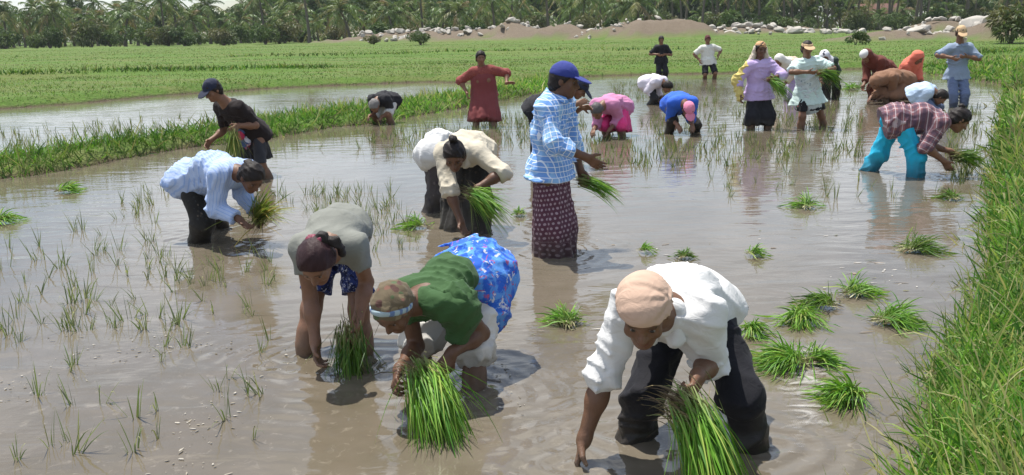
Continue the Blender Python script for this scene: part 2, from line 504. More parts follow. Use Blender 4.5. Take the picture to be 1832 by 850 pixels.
def person(label, pel, neck, head, hands=(None, None), feet=None, s=1.0, yaw=0.0, yawp=None, look=(0, 20),
           Y=None, water=None, top=None, bottom=None, extra=(), skin=(0.17, 0.085, 0.048), curl=(0.5, 0.5),
           pole=(None, None), kpole=None, curve=0.03, near=1, build=1.0, group='people transplanting rice in the flooded field',
           hdir=(None, None), beard=False, bust=0.0):
    """pel / neck / head / hands / feet: (px, py, dY) with dY metres from the person's own distance.
       hands and feet as (his right, his left); yaw 0 faces the camera, +90 faces the right of the picture"""
    g0 = G(*water); s = s * (.95 if near else 1.0)
    Y0 = g0[1] if Y is None else Y
    W = lambda q: P(q[0], q[1], Y0 + q[2]) if not isinstance(q, np.ndarray) else q
    pel, nk, hc = W(pel), W(neck), W(head)
    U = nrm(nk - pel)
    ya = math.radians(yaw); S0 = V3(math.cos(ya), math.sin(ya), 0)
    S = nrm(S0 - U * (S0 @ U)); F = np.cross(S, U)
    yp = math.radians(yaw if yawp is None else yawp); SP = V3(math.cos(yp), math.sin(yp), 0); FP = V3(math.sin(yp), -math.cos(yp), 0)
    REPORT.append((label[:34], 'spine %.2f' % (np.linalg.norm(nk - pel) / s), 'pelz %.2f' % pel[2], 'neckz %.2f' % nk[2], 'nh %.2f' % (np.linalg.norm(hc - nk) / s)))
    # feet
    if feet is None: feet = (None, None)
    ft = []
    for sg, q in zip((-1, 1), feet):
        if q is None:
            b = pel + SP * sg * .12 * s; ft.append(V3(b[0], b[1], -.24))
        else:
            g = G(q[0], q[1]); ft.append(V3(g[0], g[1], -.24) + (V3(0, 0, 0) if len(q) < 3 else FP * q[2]))
    base = (ft[0] + ft[1]) / 2; base = V3(base[0], base[1], 0)
    hip = [pel + SP * sg * .080 * s * build for sg in (-1, 1)]
    kp = FP if kpole is None else kpole
    legs = []
    for i in (0, 1):
        an = ft[i] + Z * .06
        k, an2, st = ik(hip[i], an, .42 * s, .40 * s, kp + SP * (.15 * (-1, 1)[i]))
        legs.append((hip[i], k, an2))
    # arms
    cz = nk - U * .05 * s
    shd = [cz + S * sg * .146 * s * (0.7 + .3 * build) for sg in (-1, 1)]
    arms = []
    for i, sg in enumerate((-1, 1)):
        if hands[i] is None:
            tg = shd[i] + (-Z * .50 + F * .10 + S * sg * .08) * s
        else:
            tg = W(hands[i])
        d = nrm(tg - shd[i]) if hdir[i] is None else nrm(hdir[i])
        wr = tg - d * .075 * s
        pl = pole[i] if pole[i] is not None else ((S * sg * .7 - F * .45 + U * .1) if abs(U[2]) > .75 else (-U * .8 + S * sg * .15 - F * .15))
        e, w2, st = ik(shd[i], wr, .285 * s, .25 * s, pl)
        if st > 1.02: REPORT.append(('   reach', label[:20], 'RL'[i], round(st, 2)))
        d = nrm(nrm(w2 - e) * .6 + d * .4) if hdir[i] is None else d
        t = F + U * 1.001; t = nrm(t - d * (t @ d)); n = np.cross(d, t)
        if n @ (S * -sg) < 0: n = -n
        arms.append((shd[i], e, w2, d, n, t))
    # head frame
    ly, lp = math.radians(look[0]), math.radians(look[1])
    hf = V3(math.sin(ly) * math.cos(lp), -math.cos(ly) * math.cos(lp), -math.sin(lp))
    hs = V3(math.cos(ly), math.sin(ly), 0)
    if len(look) > 2:
        a = math.radians(look[2]); hu0 = np.cross(hf, hs); hs = hs * math.cos(a) + hu0 * math.sin(a)
    hu = np.cross(hf, hs); HA = (hs, hf, hu)
    hp = lambda a, b, c: hc + (hs * a + hf * b + hu * c) * s
    r3 = lambda a, b, c: (a * s, b * s, c * s)
    bd = build
    mid = (pel + nk) / 2 - F * curve
    torso = [(Cone(pel - U * .02, mid, .099 * s * bd, .094 * s * bd, S, 1.30, 1.0), .03),
             (Cone(mid, nk - U * .08 * s, .095 * s * bd, .088 * s, S, 1.40, 1.0), .06),
             (Cone(shd[0], shd[1], .054 * s, .054 * s), .06),
             (Ell(pel - FP * .03 * s + SP * 0, (SP, FP, np.cross(SP, FP)), r3(.146 * bd, .112, .118)), .05)]
    if bust:
        for sg in (-1, 1):
            torso.append((Ell(nk - U * .2 * s + F * .085 * s + S * sg * .075 * s, (S, F, U), r3(.065, .05 + bust, .07)), .05))
    neckp = [(Cone(nk - U * .05 * s, nk + (hc - nk) * .3, .075 * s, .058 * s), .05),
             (Cone(nk, hp(0, -.025, -.05), .056 * s, .052 * s), .03)]
    headp = [(Ell(hp(0, -.012, .03), HA, r3(.076, .097, .088)), .02),
             (Ell(hp(0, .026, -.045), HA, r3(.055, .062, .068)), .03),
             (Ell(hp(0, .062, -.088), HA, r3(.026, .022, .022)), .03),
             (Cone(hp(0, .084, .012), hp(0, .106, -.024), .009 * s, .0135 * s), .012),
             (Ell(hp(.014, .094, -.027), HA, r3(.009, .010, .008)), .008), (Ell(hp(-.014, .094, -.027), HA, r3(.009, .010, .008)), .008),
             (Cone(hp(-.04, .074, .026), hp(.04, .074, .026), .011 * s, .011 * s), .015),
             (Ell(hp(0, .084, -.054), HA, r3(.023, .010, .0075)), .006), (Ell(hp(0, .081, -.066), HA, r3(.019, .011, .0075)), .006)]
    for sg in (-1, 1):
        headp.append((Ell(hp(sg * .078, -.006, -.002), HA, r3(.010, .020, .033)), .008))
        headp.append((Ell(hp(sg * .042, .062, -.02), HA, r3(.024, .020, .022)), .02))
    sock = [(Ell(hp(sg * .032, .097, .006), HA, r3(.019, .016, .012)), .014 * s) for sg in (-1, 1)]
    P0 = torso + neckp + headp
    for h_, k_, a_ in legs:
        fd = nrm(FP + V3(0, 0, -.1))
        P0 += [(Cone(h_, k_, .079 * s * bd, .055 * s), .05), (Cone(k_, k_ + (a_ - k_) * .45, .056 * s, .056 * s), .03),
               (Cone(k_ + (a_ - k_) * .3, a_, .057 * s, .036 * s), .03),
               (Cone(a_ - Z * .03, a_ - Z * .045 + fd * .15 * s, .038 * s, .026 * s), .03)]
    fine = []
    fb = {2: .0085, 1: .0085, 0: .012}[near]
    fh = {2: .0052, 1: .0065, 0: .010}[near]
    h = {2: .0085, 1: .012, 0: .018}[near]
    for i, (sh, e, w, d, n, t) in enumerate(arms):
        P0 += [(Cone(sh, e, .050 * s, .039 * s), .05), (Cone(e, e + (w - e) * .35, .038 * s, .040 * s), .02), (Cone(e + (w - e) * .3, w, .040 * s, .026 * s), .03),
               (Cone(w - d * .01, w + d * .01, .026 * s, .024 * s), .02)]
        hpms = hand_prims(w, d, n, t, s, curl[i], fat=1.0 if near else 1.1)
        P0 += hpms
        b = [p.bounds() for p, k in hpms]
        fine.append((np.min([q[0] for q in b], 0) - .004, np.max([q[1] for q in b], 0) + .004, fh))
    fine.append((hc - .135 * s, hc + .135 * s, fb))
    v, q = polygonise(P0, h, fine, subs=sock)
    v, q = keep_biggest(v, q)
    # skin tone: paler palms, darker lips, wet mud on shins and forearms
    sk = np.tile(np.array(skin), (len(v), 1))
    rel = v - hc
    a, b, c = rel @ hs / s, rel @ hf / s, rel @ hu / s
    lips = np.exp(-(a / .024) ** 4 - ((c + .06) / .014) ** 4) * (b > .06)
    sk = sk * (1 - .45 * lips[:, None]) + np.array((.16, .045, .04)) * .45 * lips[:, None]
    brow = np.exp(-((np.abs(a) - .034) / .02) ** 4 - ((c - .028) / .006) ** 2) * (b > .05)
    sk = sk * (1 - .75 * brow[:, None])
    mud = smooth(.16, -.01, v[:, 2] + .04 * np.sin(v[:, 0] * 60) * np.sin(v[:, 1] * 47 + 1))
    sk = sk * (1 - .6 * mud[:, None]) + np.array((.12, .095, .07)) * .6 * mud[:, None]
    for sh, e, w, d, n, t in arms:
        pm = np.exp(-((v - (w + d * .08 * s + n * .02)) ** 2).sum(1) / (.06 * s) ** 2) * .35
        sk = sk * (1 + .5 * pm[:, None])
    me = raw_mesh('person', v - base, q, SKIN, attrs={'skin': np.c_[sk, np.ones(len(sk))]})
    root = add_obj('person', me, loc=tuple(base))
    tag(root, label, 'person', group)
    for q_ in ft: CONTACTS.append((q_[0], q_[1], 1.0))
    for a_ in arms:
        tp = a_[2] + a_[3] * .15 * s
        if tp[2] < .05: CONTACTS.append((tp[0], tp[1], .8))
    E = dict(S=S, F=F, U=U, SP=SP, FP=FP, pel=pel, nk=nk, hc=hc, hs=hs, hf=hf, hu=hu, hp=hp, r3=r3, HA=HA, s=s, base=base, arms=arms, legs=legs,
             torso=torso, shd=shd, mid=mid, h=h, root=root, near=near, bd=bd)
    segs = [(pel, nk, S, F, .16)] + [(a[0], a[1], None, None, .06) for a in arms] + [(a[1], a[2], None, None, .05) for a in arms] + [(l[0], l[1], None, None, .09) for l in legs] + [(l[1], l[2], None, None, .06) for l in legs]
    def cl(v):
        best = np.full(len(v), 1e9); out = np.zeros((len(v), 3))
        for a, b, sd, fr, r in segs:
            ax = b - a; L = np.linalg.norm(ax); u = ax / L
            if sd is None:
                sd = nrm(np.cross(u, V3(.3, .9, .2))); fr = np.cross(sd, u); cyl = True
            else: cyl = False
            w = v - a; t = w @ u; x = w @ sd; y = w @ fr
            tc = np.clip(t, 0, L)
            D = np.sqrt((t - tc) ** 2 + (x / (1.4 if not cyl else 1)) ** 2 + y * y) - r
            k = D < best; best[k] = D[k]
            c = np.stack([np.arctan2(x, y) * r if cyl else x + np.sign(y) * .0, t, y], 1)
            out[k] = c[k]
        return out
    E['cl'] = cl
    def part(name, prims, mat, hh=None, disp=None, subs=(), cuts=(), fine=(), parent=None):
        v, q = polygonise(prims, hh or h, fine, disp, subs, cuts)
        if not len(v): return None
        v, q = keep_biggest(v, q)
        me = raw_mesh(name, v - base, q, mat, attrs={'cl': cl(v)})
        return add_obj(name, me, root if parent is None else parent)
    E['part'] = part
    sd = abs(hash(label)) % 9999 if False else sum(ord(ch) for ch in label)
    # eyes
    if near:
        for sg in (-1, 1):
            ev, eq = polygonise([(Ell(hp(sg * .032, .0735, .006), HA, r3(.0120, .0115, .0068)), 0)], .004)
            b_ = (ev - hp(sg * .032, .0735, .006)) / s
            iris = smooth(.0085, .006, np.hypot(b_ @ hs, b_ @ hu))
            colr = np.tile((.20, .17, .15), (len(ev), 1)) * (1 - iris[:, None]) + np.array((.02, .012, .008)) * iris[:, None]
            add_obj('eye', raw_mesh('eye', ev - base, eq, SKIN, attrs={'skin': np.c_[colr, np.ones(len(ev))]}), root)
    # ---- top
    if top:
        g = top.get('grow', .014); frac = top.get('sleeve', .45); lo = top.get('to', 1.0); tail = top.get('tail', .10)
        pr = []
        cutlow = []
        if lo < 1:
            pt = nk - U * np.linalg.norm(nk - pel) * lo; cutlow = [(pt, -U)]
        for p, k in torso[:3]: pr.append((p.grown(g), k))
        if lo >= 1: pr.append((torso[3][0].grown(g + .014), .05))
        if lo >= 1 and tail:
            dn = nrm(-U * 1.0 + V3(0, 0, -.35)) if abs(U[2]) < .8 else -U
            pr.append((Cone(pel - U * .0, pel + dn * tail, .122 * s * bd + g, (.132 + top.get('flare', .01)) * s * bd + g, SP, 1.36, 1.0), .05))
            cutlow = [(pel + dn * tail, dn)]
        if top.get('sag'):   # cloth that hangs from a bent belly
            pr.append((Cone(pel + U * .05 - Z * top['sag'], nk - U * .15 - Z * top['sag'] * .6, .10 * s, .09 * s, S, 1.35, 1), .09))
        for sh, e, w, d, n, t in arms:
            gs = min(top.get('sg', g + .006), g + .006)
            if frac <= .5:
                ce = sh + (e - sh) * frac * 2; ax = nrm(e - sh)
                pr.append((Cone(sh, e, .052 * s + gs, .046 * s + gs, cuts=[(ce, ax)]), .04))
            else:
                ce = e + (w - e) * (frac - .5) * 2; ax = nrm(w - e)
                pr.append((Cone(sh, e, .052 * s + gs, .044 * s + gs), .04))
                pr.append((Cone(e, w + ax * .03, .044 * s + gs, .032 * s + gs, cuts=[(ce, ax)]), .03))
        if top.get('collar'):
            nd = nrm(hc - nk)
            pr.append((Cone(nk - nd * .02 * s, nk + nd * .035 * s, .083 * s, .078 * s, cuts=[(nk + nd * .03 * s, nd)]), .02))
        o = part('shirt' if top.get('name') is None else top['name'], pr, top['mat'], top.get('h'),
                 (both(fold_noise(sd, top.get('fold', .007) * .75, top.get('wl', .10) * 1.3, U), wrinkles(cl, sd + 77, top.get('fine', .0095))) if near else fold_noise(sd, top.get('fold', .007), top.get('wl', .10), U)), cuts=cutlow)
        E['top'] = o
        if top.get('collar') and near:
            nd = nrm(hc - nk)
            cs = [(Cone(nk + nd * .028 * s - S * sg * 0, nk + nd * .0 + F * .10 * s + S * sg * .055 * s - U * .01, .012 * s, .02 * s, S, 2.0, .6), .01) for sg in (-1, 1)]
            cs.append((Cone(nk + nd * .02 * s - F * .03 * s - S * .05 * s, nk + nd * .02 * s - F * .03 * s + S * .05 * s, .03 * s, .03 * s), .04))
            cs += [(Cone(nk + nd * .02 * s - F * .01 * s + S * sg * .07 * s, nk + nd * .0 + F * .10 * s + S * sg * .05 * s, .022 * s, .02 * s, S, .8, 1.1), .03) for sg in (-1, 1)]
            part('collar', cs, top['mat'], .008, parent=None)
    # ---- bottom
    if bottom:
        g = bottom.get('grow', .016)
        if bottom['type'] == 'pants':
            fr = bottom.get('len', 1.0); gw = g * .8 if not (top and top.get('to', 1) >= 1) else .006
            st_ = .0 if gw > .007 else .10
            pr = [(torso[3][0].grown(gw), .04), (Cone(pel, pel + U * .06, .108 * s * bd + gw, .104 * s * bd + gw * .6, S, 1.36, 1), .05)]
            for h_, k_, a_ in legs:
                if fr <= .5:
                    ce = h_ + (k_ - h_) * fr * 2; ax = nrm(k_ - h_)
                    pr.append((Cone(h_ + (k_ - h_) * st_, k_, .079 * s * bd + gw, .060 * s + g * bottom.get('flare', 1), cuts=[(ce, ax)]), .05))
                else:
                    ce = k_ + (a_ - k_) * (fr - .5) * 2; ax = nrm(a_ - k_)
                    pr += [(Cone(h_ + (k_ - h_) * st_, k_, .079 * s * bd + gw, .060 * s + g), .05), (Cone(k_, a_, .060 * s + g, .042 * s + g * bottom.get('flare', 1), cuts=[(ce, ax)]), .04)]
            E['bot'] = part(bottom.get('name', 'trousers'), pr, bottom['mat'], disp=fold_noise(sd + 5, bottom.get('fold', .007), .09))
        else:
            hz = bottom.get('hem', -.15)
            kn = (legs[0][1] + legs[1][1]) / 2; an = (legs[0][2] + legs[1][2]) / 2
            tt = (pel[2] - hz) / (pel[2] - an[2]); hemc = pel + (an - pel) * tt + bottom.get('shift', V3(0, 0, 0)); hemc[2] = hz
            ax = nrm(hemc - pel)
            r2 = bottom.get('r', .19) * s
            gw = g if (bottom.get('up') or not top) else .004
            pr = [(Cone(pel + U * bottom.get('up', .03), pel, .106 * s * bd + gw, .115 * s * bd + gw, S, 1.36, 1.), .04), (torso[3][0].grown(gw), .05),
                  (Cone(pel - U * .03, hemc, .108 * s * bd + gw, r2, SP, bottom.get('ws', 1.25), bottom.get('wf', .95), cuts=[(hemc, ax)]), .06)]
            for h_, k_, a_ in legs:
                cc = k_ + (a_ - k_) * .9
                pr.append((Cone(h_ + (k_ - h_) * (.4 if top else 0), k_, .070 * s * bd + gw, .062 * s + g), .07))
                if hz < k_[2]: pr.append((Cone(k_, a_, .066 * s + g, .05 * s + g, cuts=[(hemc, ax)]), .10))
            E['bot'] = part(bottom.get('name', 'skirt'), pr, bottom['mat'],
                            disp=both(pleats(pel, ax, SP, bottom.get('n', 9), bottom.get('fold', .012), np.linalg.norm(hemc - pel), sd), fold_noise(sd + 3, .004, .12)),
                            cuts=[(V3(0, 0, hz), V3(0, 0, -1))])
    # ---- hair and headgear
    for ex in extra:
        k = ex[0]
        if k == 'hair':
            grow = ex[1] if len(ex) > 1 else .012
            mat = ex[2] if len(ex) > 2 else HAIR
            nn = nrm(hf * .8 - hu * .62)
            part('hair', [(Ell(hp(0, -.012, .03), HA, r3(.076 + grow, .097 + grow, .088 + grow)), 0),
                          (Ell(hp(0, -.05, -.03), HA, r3(.066 + grow, .055 + grow, .075)), .03)], mat, .0085 if near else .014,
                 fold_noise(sd + 9, .005, .05, hf), cuts=[(hp(0, .030, .005), nn)])
        elif k == 'bun':
            off = ex[1]; r = ex[2]
            part('hair_bun', [(Ell(hp(*off), HA, r3(r, r, r * .85)), 0), (Cone(hp(0, -.05, .05), hp(*off), .03 * s, .02 * s), .02)], HAIR, .008, fold_noise(sd + 2, .005, .04))
        elif k == 'plait':
            pts = ex[1]
            pr = [(Cone(hp(*pts[i]), hp(*pts[i + 1]), .026 * s, .022 * s), .015) for i in range(len(pts) - 1)]
            part('hair_plait', pr, HAIR, .009, fold_noise(sd + 2, .005, .04))
        elif k == 'cap':
            mat = ex[1]
            cap = part('cap', [(Ell(hp(0, -.012, .034), HA, r3(.089, .110, .104)), 0)], mat, .008 if near else .012, fold_noise(sd, .002, .08), cuts=[(hp(0, 0, .036), -hu)])
            yb = nrm(hf * math.cos(.22) - hu * math.sin(.22)); ub = np.cross(yb, hs)
            part('brim', [(Ell(hp(0, .115, .038), (hs, yb, ub), r3(.078, .085, .009)), 0)], mat, .0055 if near else .008, cuts=[(hp(0, .078, .04), -hf)], parent=cap)
        elif k == 'visor':
            mat = ex[1]
            band = part('visor', [(Ell(hp(0, -.012, .03), HA, r3(.091, .112, .104)), 0)], mat, .008 if near else .012, cuts=[(hp(0, 0, .035), -hu), (hp(0, 0, .085), hu)])
            yb = nrm(hf * math.cos(.25) - hu * math.sin(.25)); ub = np.cross(yb, hs)
            part('brim', [(Ell(hp(0, .11, .04), (hs, yb, ub), r3(.088, .085, .010)), 0)], mat, .0055 if near else .008, cuts=[(hp(0, .075, .04), -hf)], parent=band)
        elif k == 'turban':
            mat = ex[1]
            nn = nrm(hu * 1 + hf * .1)
            wrap = pleats(hp(0, 0, .05), nrm(hs * .75 + hf * .45 + hu * .35), hf, 6, .0085, .2, sd)
            part('turban', [(Ell(hp(0, -.018, .048), HA, r3(.099, .120, .086)), 0), (Cone(hp(-.06, -.09, .02), hp(.06, -.09, .02), .035 * s, .035 * s), .03)],
                 mat, .007 if near else .011, wrap, cuts=[(hp(0, 0, .052), -nn)])
        elif k == 'scarf':      # cloth over the head, falling on the shoulders, open at the face
            mat = ex[1]; drop = ex[2] if len(ex) > 2 else .24
            pr = [(Ell(hp(0, -.016, .03), HA, r3(.092, .112, .100)), 0),
                  (Cone(hp(0, -.03, .0), nk - U * drop * .35 + F * .02, .088 * s, .12 * s, S, 1.15, 1), .05),
                  (Cone(nk - U * .02, nk - U * drop, .118 * s, .145 * s, S, 1.5, .95), .06)]
            face = [(Ell(hp(0, .11, -.03), HA, r3(.072, .098, .104)), .012)]
            part('headscarf', pr, mat, None, fold_noise(sd + 1, .006, .08), subs=face)
        elif k == 'headcloth':   # cloth knotted tightly over the hair, tied behind
            mat = ex[1]
            part('headcloth', [(Ell(hp(0, -.014, .032), HA, r3(.088, .110, .100)), 0), (Ell(hp(0, -.07, -.03), HA, r3(.06, .05, .075)), .04)], mat, .008 if near else .012,
                 fold_noise(sd + 1, .005, .06), cuts=[(hp(0, .055, .02), nrm(hf * .75 - hu * .66))])
        elif k == 'drape':       # loose cloth on the head, ends hanging beside the neck
            cap = part('headscarf', [(Ell(hp(0, -.016, .034), HA, r3(.090, .110, .100)), 0)], ex[1], None, fold_noise(sd + 1, .004, .06), cuts=[(hp(0, .05, .03), nrm(hf * .7 - hu * .7))])
            for sg in (-1, 1):
                part('scarf_end', [(Cone(hp(sg * .078, -.03, .03), hp(sg * .105, -.02, -.10), .034 * s, .036 * s), 0), (Cone(hp(sg * .105, -.02, -.10), hp(sg * .15, -.02, -.20), .036 * s, .05 * s), .03)], ex[2], None, fold_noise(sd + 2, .006, .05), parent=cap)
        elif k == 'shawl':      # cloth over shoulders and back
            mat = ex[1]
            pr = [(torso[0][0].grown(.028), 0), (torso[1][0].grown(.028), .05), (Cone(shd[0], shd[1], .082 * s, .082 * s), .06)]
            pr += [(Cone(a[0], a[1], .08 * s, .075 * s), .05) for a in arms]
            part('shawl', pr, mat, None, fold_noise(sd + 4, .010, .11))
        elif k == 'fn':
            ex[1](E)
    return E
# ------------------------------------------------------------------ ground sheet and water
def poly_sd(poly, x, y):
    """signed distance, positive inside"""
    n = len(poly); d = np.full(x.shape, 1e18); ins = np.zeros(x.shape, bool)
    for i in range(n):
        ax, ay = poly[i]; bx, by = poly[(i + 1) % n]
        ex, ey = bx - ax, by - ay; wx, wy = x - ax, y - ay
        t = np.clip((wx * ex + wy * ey) / (ex * ex + ey * ey + 1e-12), 0, 1)
        d = np.minimum(d, (wx - ex * t) ** 2 + (wy - ey * t) ** 2)
        c = (ay > y) != (by > y)
        xi = ax + (y - ay) / np.where(abs(by - ay) < 1e-12, 1e-12, by - ay) * ex
        ins ^= c & (x < xi)
    return np.where(ins, 1, -1) * np.sqrt(d)
gxy = lambda px, py: tuple(G(px, py)[:2])
_re = [gxy(*p) for p in ((1790, 152), (1775, 200), (1762, 260), (1748, 330), (1722, 440), (1690, 540), (1628, 640), (1580, 720), (1536, 850))]
_x0, _y0 = _re[-1]
RIGHT = [(_re[0][0] + 2, _re[0][1] + 16)] + _re + [(_x0 - .25, 1.6), (_x0 - .5, -8), (60, -8), (60, _re[0][1] + 30)]
MID = [gxy(*p) for p in ((-420, 345), (0, 326), (110, 310), (210, 291), (350, 266), (480, 252), (600, 230), (690, 222), (760, 208), (830, 196), (930, 176), (1010, 158))] + \
      [gxy(*p) for p in ((960, 146), (830, 176), (700, 193), (560, 211), (460, 226), (350, 244), (200, 266), (0, 294), (-420, 318))]
_fe = [gxy(*p) for p in ((-600, 222), (0, 197), (150, 186), (300, 172), (480, 160), (600, 154), (760, 148), (880, 152), (940, 150), (1010, 140), (1100, 136), (1180, 134), (1280, 133), (1400, 128), (1500, 125), (1640, 124), (1790, 124), (2100, 118))]
FAR = _fe + [(900, _fe[-1][1]), (900, 900), (-900, 900), (-900, _fe[0][1])]
def vnoise(x, y, sc, seed=0):
    r = np.random.default_rng(seed); o = 0
    for i in range(5):
        a = r.uniform(0, 2 * PI); k = sc * r.uniform(.6, 1.8)
        o = o + np.sin((x * math.cos(a) + y * math.sin(a)) * k + r.uniform(0, 6.28) + 1.3 * np.sin((x * math.sin(a) - y * math.cos(a)) * k * .7 + r.uniform(0, 6.28)))
    return o / 5
MOUNDS = [(*P(1195, 60, 95)[:2], 8, 5, 1.95), (*P(1080, 64, 98)[:2], 9, 4, .95), (*P(1300, 58, 112)[:2], 12, 4, 1.0), (*P(880, 66, 104)[:2], 14, 4.5, 1.35), (*P(1590, 52, 62)[:2], 5, 3, .7), (*P(1700, 50, 66)[:2], 6, 3.5, 1.3),
          (*P(720, 70, 108)[:2], 11, 4, 1.2), (*P(1350, 58, 118)[:2], 16, 4, 1.0), (*P(960, 66, 100)[:2], 8, 4, 1.2), (*P(1800, 50, 60)[:2], 5, 4, 1.3)]
def land(x, y):
    n = vnoise(x, y, 3.0, 3) * .10 + vnoise(x, y, 9.0, 4) * .05
    r = poly_sd(RIGHT, x, y); m = poly_sd(MID, x, y); f = poly_sd(FAR, x, y)
    return r + n, m + n, f + n
RIDGES = (20.5, 31.0, 50.0)
def ridge_at(x, y):
    o = np.zeros(np.shape(x))
    for i, c in enumerate(RIDGES):
        d = y - (c + .13 * x + 1.8 * np.sin(x * .09 + i * 2.1) + .8 * np.sin(x * .31 + i)); o = np.maximum(o, np.exp(-(d / (.35 + .008 * c)) ** 2) * smooth(-.5, .2, np.sin(x * .13 + i * 4.1)))
    return o
def height(x, y):
    r, m, f = land(x, y)
    h = np.full(x.shape, -.30)
    h = np.maximum(h, -.30 + .50 * smooth(-.10, .35, r) + .10 * smooth(.5, 2., r))
    h = np.maximum(h, -.30 + .46 * smooth(-.12, .40, m))
    h = np.maximum(h, -.30 + .52 * smooth(-.15, .7, f) + .0035 * np.clip(f, 0, 80))
    # low field ridges
    fld = smooth(2, 6, f)
    h = h + .16 * fld * ridge_at(x, y)
    h = h + fld * (.10 * vnoise(x, y * 2.2, .16, 6) + .05 * vnoise(x, y, .5, 8))
    mud = np.zeros(x.shape)
    for cx, cy, rx, ry, hh in MOUNDS:
        q = np.sqrt(((x - cx) / rx) ** 2 + ((y - cy) / ry) ** 2)
        b = smooth(1.15, .1, q + .22 * vnoise(x, y, .7, 11) + .16 * vnoise(x, y, 2.0, 12))
        h = h + hh * b; mud = np.maximum(mud, smooth(.04, .3, b))
    return h, mud, fld
ny, nx = 330, 380
yy = np.geomspace(3.2, 760, ny) - 6.2
uu = np.linspace(-1.35, 1.35, nx)
Yg, Ug = np.meshgrid(yy, uu, indexing='ij')
Xg = Ug * (Yg + 7.5)
Hg, Mg, Fg = height(Xg, Yg)
vid = np.arange(ny * nx).reshape(ny, nx)
gq = np.stack([vid[:-1, :-1], vid[:-1, 1:], vid[1:, 1:], vid[1:, :-1]], -1).reshape(-1, 4)
t = NT('field_ground'); o = t.obj()
mud = t.attr('mud').outputs['Fac']
n1 = t.noise(t.scalev(o, .35, 1.9, 1), .20, 6, .62)
n2 = t.noise(o, 2.5, 6, .65)
n3 = t.noise(o, 14, 4, .6)
gr = t.ramp(n1.outputs[0], [(.30, (.062, .130, .018)), (.45, (.10, .185, .028)), (.54, (.155, .17, .055)), (.60, (.08, .15, .024)), (.72, (.12, .20, .036))])
gr = t.mix(t.math('MULTIPLY', n2.outputs[0], .6), gr, (.075, .135, .022))
gr = t.mix(t.ramp(n3.outputs[0], [(.45, 0.0), (.75, .5)]), gr, (.16, .17, .07))
md = t.mix(n2.outputs[0], (.125, .098, .068), (.215, .172, .128))
md = t.mix(t.ramp(n3.outputs[0], [(.5, 0.0), (.7, 1.0)]), md, (.13, .095, .065))
z = t.n('ShaderNodeSeparateXYZ', {0: o}).outputs[2]
bank = t.ramp(t.math('MULTIPLY_ADD', n2.outputs[0], .12, z), [(.06, 1.0), (.14, 0.0)])
col = t.mix(mud, gr, md); col = t.mix(bank, col, (.085, .062, .040))
t.base(col, .9, .2)
t.bump(t.math('ADD', n2.outputs[0], n3.outputs[0]), .8, .10)
me = raw_mesh('ground', np.stack([Xg, Yg, Hg], -1).reshape(-1, 3), gq, t.m, attrs={'mud': Mg.ravel()})
tag(add_obj('ground', me), kind='structure')

# ------------------------------------------------------------------ fabrics
white_cotton = cloth('white_cotton', (.65, .645, .635), amt=.08)
cream_cotton = cloth('cream_cotton', (.56, .50, .39), amt=.08)
black_cotton = cloth('black_cotton', (.016, .016, .020), amt=.3)
charcoal = cloth('charcoal_cotton', (.035, .035, .040), amt=.3)
navy_trouser = cloth('navy_trouser', (.009, .009, .013), amt=.3)
turban_cloth = cloth('turban_cloth', (.52, .36, .27), amt=.22)
grey_tee = cloth('grey_tee', (.20, .205, .18), amt=.14)
green_blouse = cloth('green_blouse', (.040, .095, .030), amt=.25)
blue_sari = blotch('blue_sari', (.025, .12, .58), (.10, .30, .75), (.40, .10, .22), 11.0)
white_skirt = cloth('white_skirt', (.62, .60, .56), amt=.1)
floral_navy = blotch('floral_navy', (.012, .016, .055), (.03, .05, .20), (.35, .36, .45), 20.0)
patterned_scarf = floral('patterned_scarf', (.13, .10, .06), [(.20, .10, .07), (.08, .11, .05), (.22, .17, .10), (.10, .05, .04)], 26, .40)
band_scarf = stripes('band_scarf', (.33, .42, .45), (.12, .18, .32), .03, .4, 1)
blue_stripe = stripes('pale_blue_stripe', (.42, .52, .74), (.30, .42, .70), .022, .3, 0)
dark_print = floral('dark_print', (.020, .018, .016), [(.05, .04, .03), (.02, .02, .02), (.10, .08, .06), (.03, .03, .03)], 30, .3)
blue_check = checks('blue_check', (.16, .33, .70), (.80, .84, .90), .034, .15, (.26, .46, .76))
dotted_lungi = dots('dotted_lungi', (.095, .035, .055), (.33, .24, .27), .032, .27)
blue_cap = cloth('blue_cap', (.035, .05, .24), amt=.15)
dark_cap = cloth('dark_cap', (.02, .025, .05), amt=.2)
maroon_check = plaid('maroon_check', (.24, .105, .115), (.075, .05, .08), (.52, .44, .46), .075, .2, .06)
turquoise = cloth('turquoise', (.02, .43, .66), amt=.12)
red_dress = cloth('red_dress', (.19, .045, .045), amt=.14)
red_yoke = floral('red_yoke', (.24, .06, .05), [(.30, .09, .07), (.20, .045, .045)], 40, .35)
pink_cotton = cloth('pink_cotton', (.55, .22, .38), amt=.12)
hot_pink = cloth('hot_pink', (.80, .06, .24), amt=.12)
royal_blue = cloth('royal_blue', (.035, .13, .60), amt=.14)
pink_cap = cloth('pink_cap', (.70, .24, .36), amt=.1)
lilac = cloth('lilac_cotton', (.52, .40, .66), amt=.1)
yellow_cloth = cloth('yellow_cloth', (.62, .50, .16), amt=.12)
mint = cloth('mint_cotton', (.60, .74, .70), amt=.08)
pale_pattern = floral('pale_pattern', (.60, .66, .66), [(.42, .50, .52), (.66, .72, .72), (.30, .38, .40)], 26, .28)
hem_band = floral('hem_band', (.012, .012, .014), [(.5, .1, .1), (.6, .6, .6), (.02, .02, .02)], 24, .18)
beige_cloth = cloth('beige_cloth', (.58, .46, .36), amt=.1)
white_spot = floral('white_spot', (.72, .73, .76), [(.05, .05, .07), (.7, .7, .74), (.2, .22, .28)], 14, .22)
maroon = cloth('maroon_cotton', (.13, .035, .024), amt=.2)
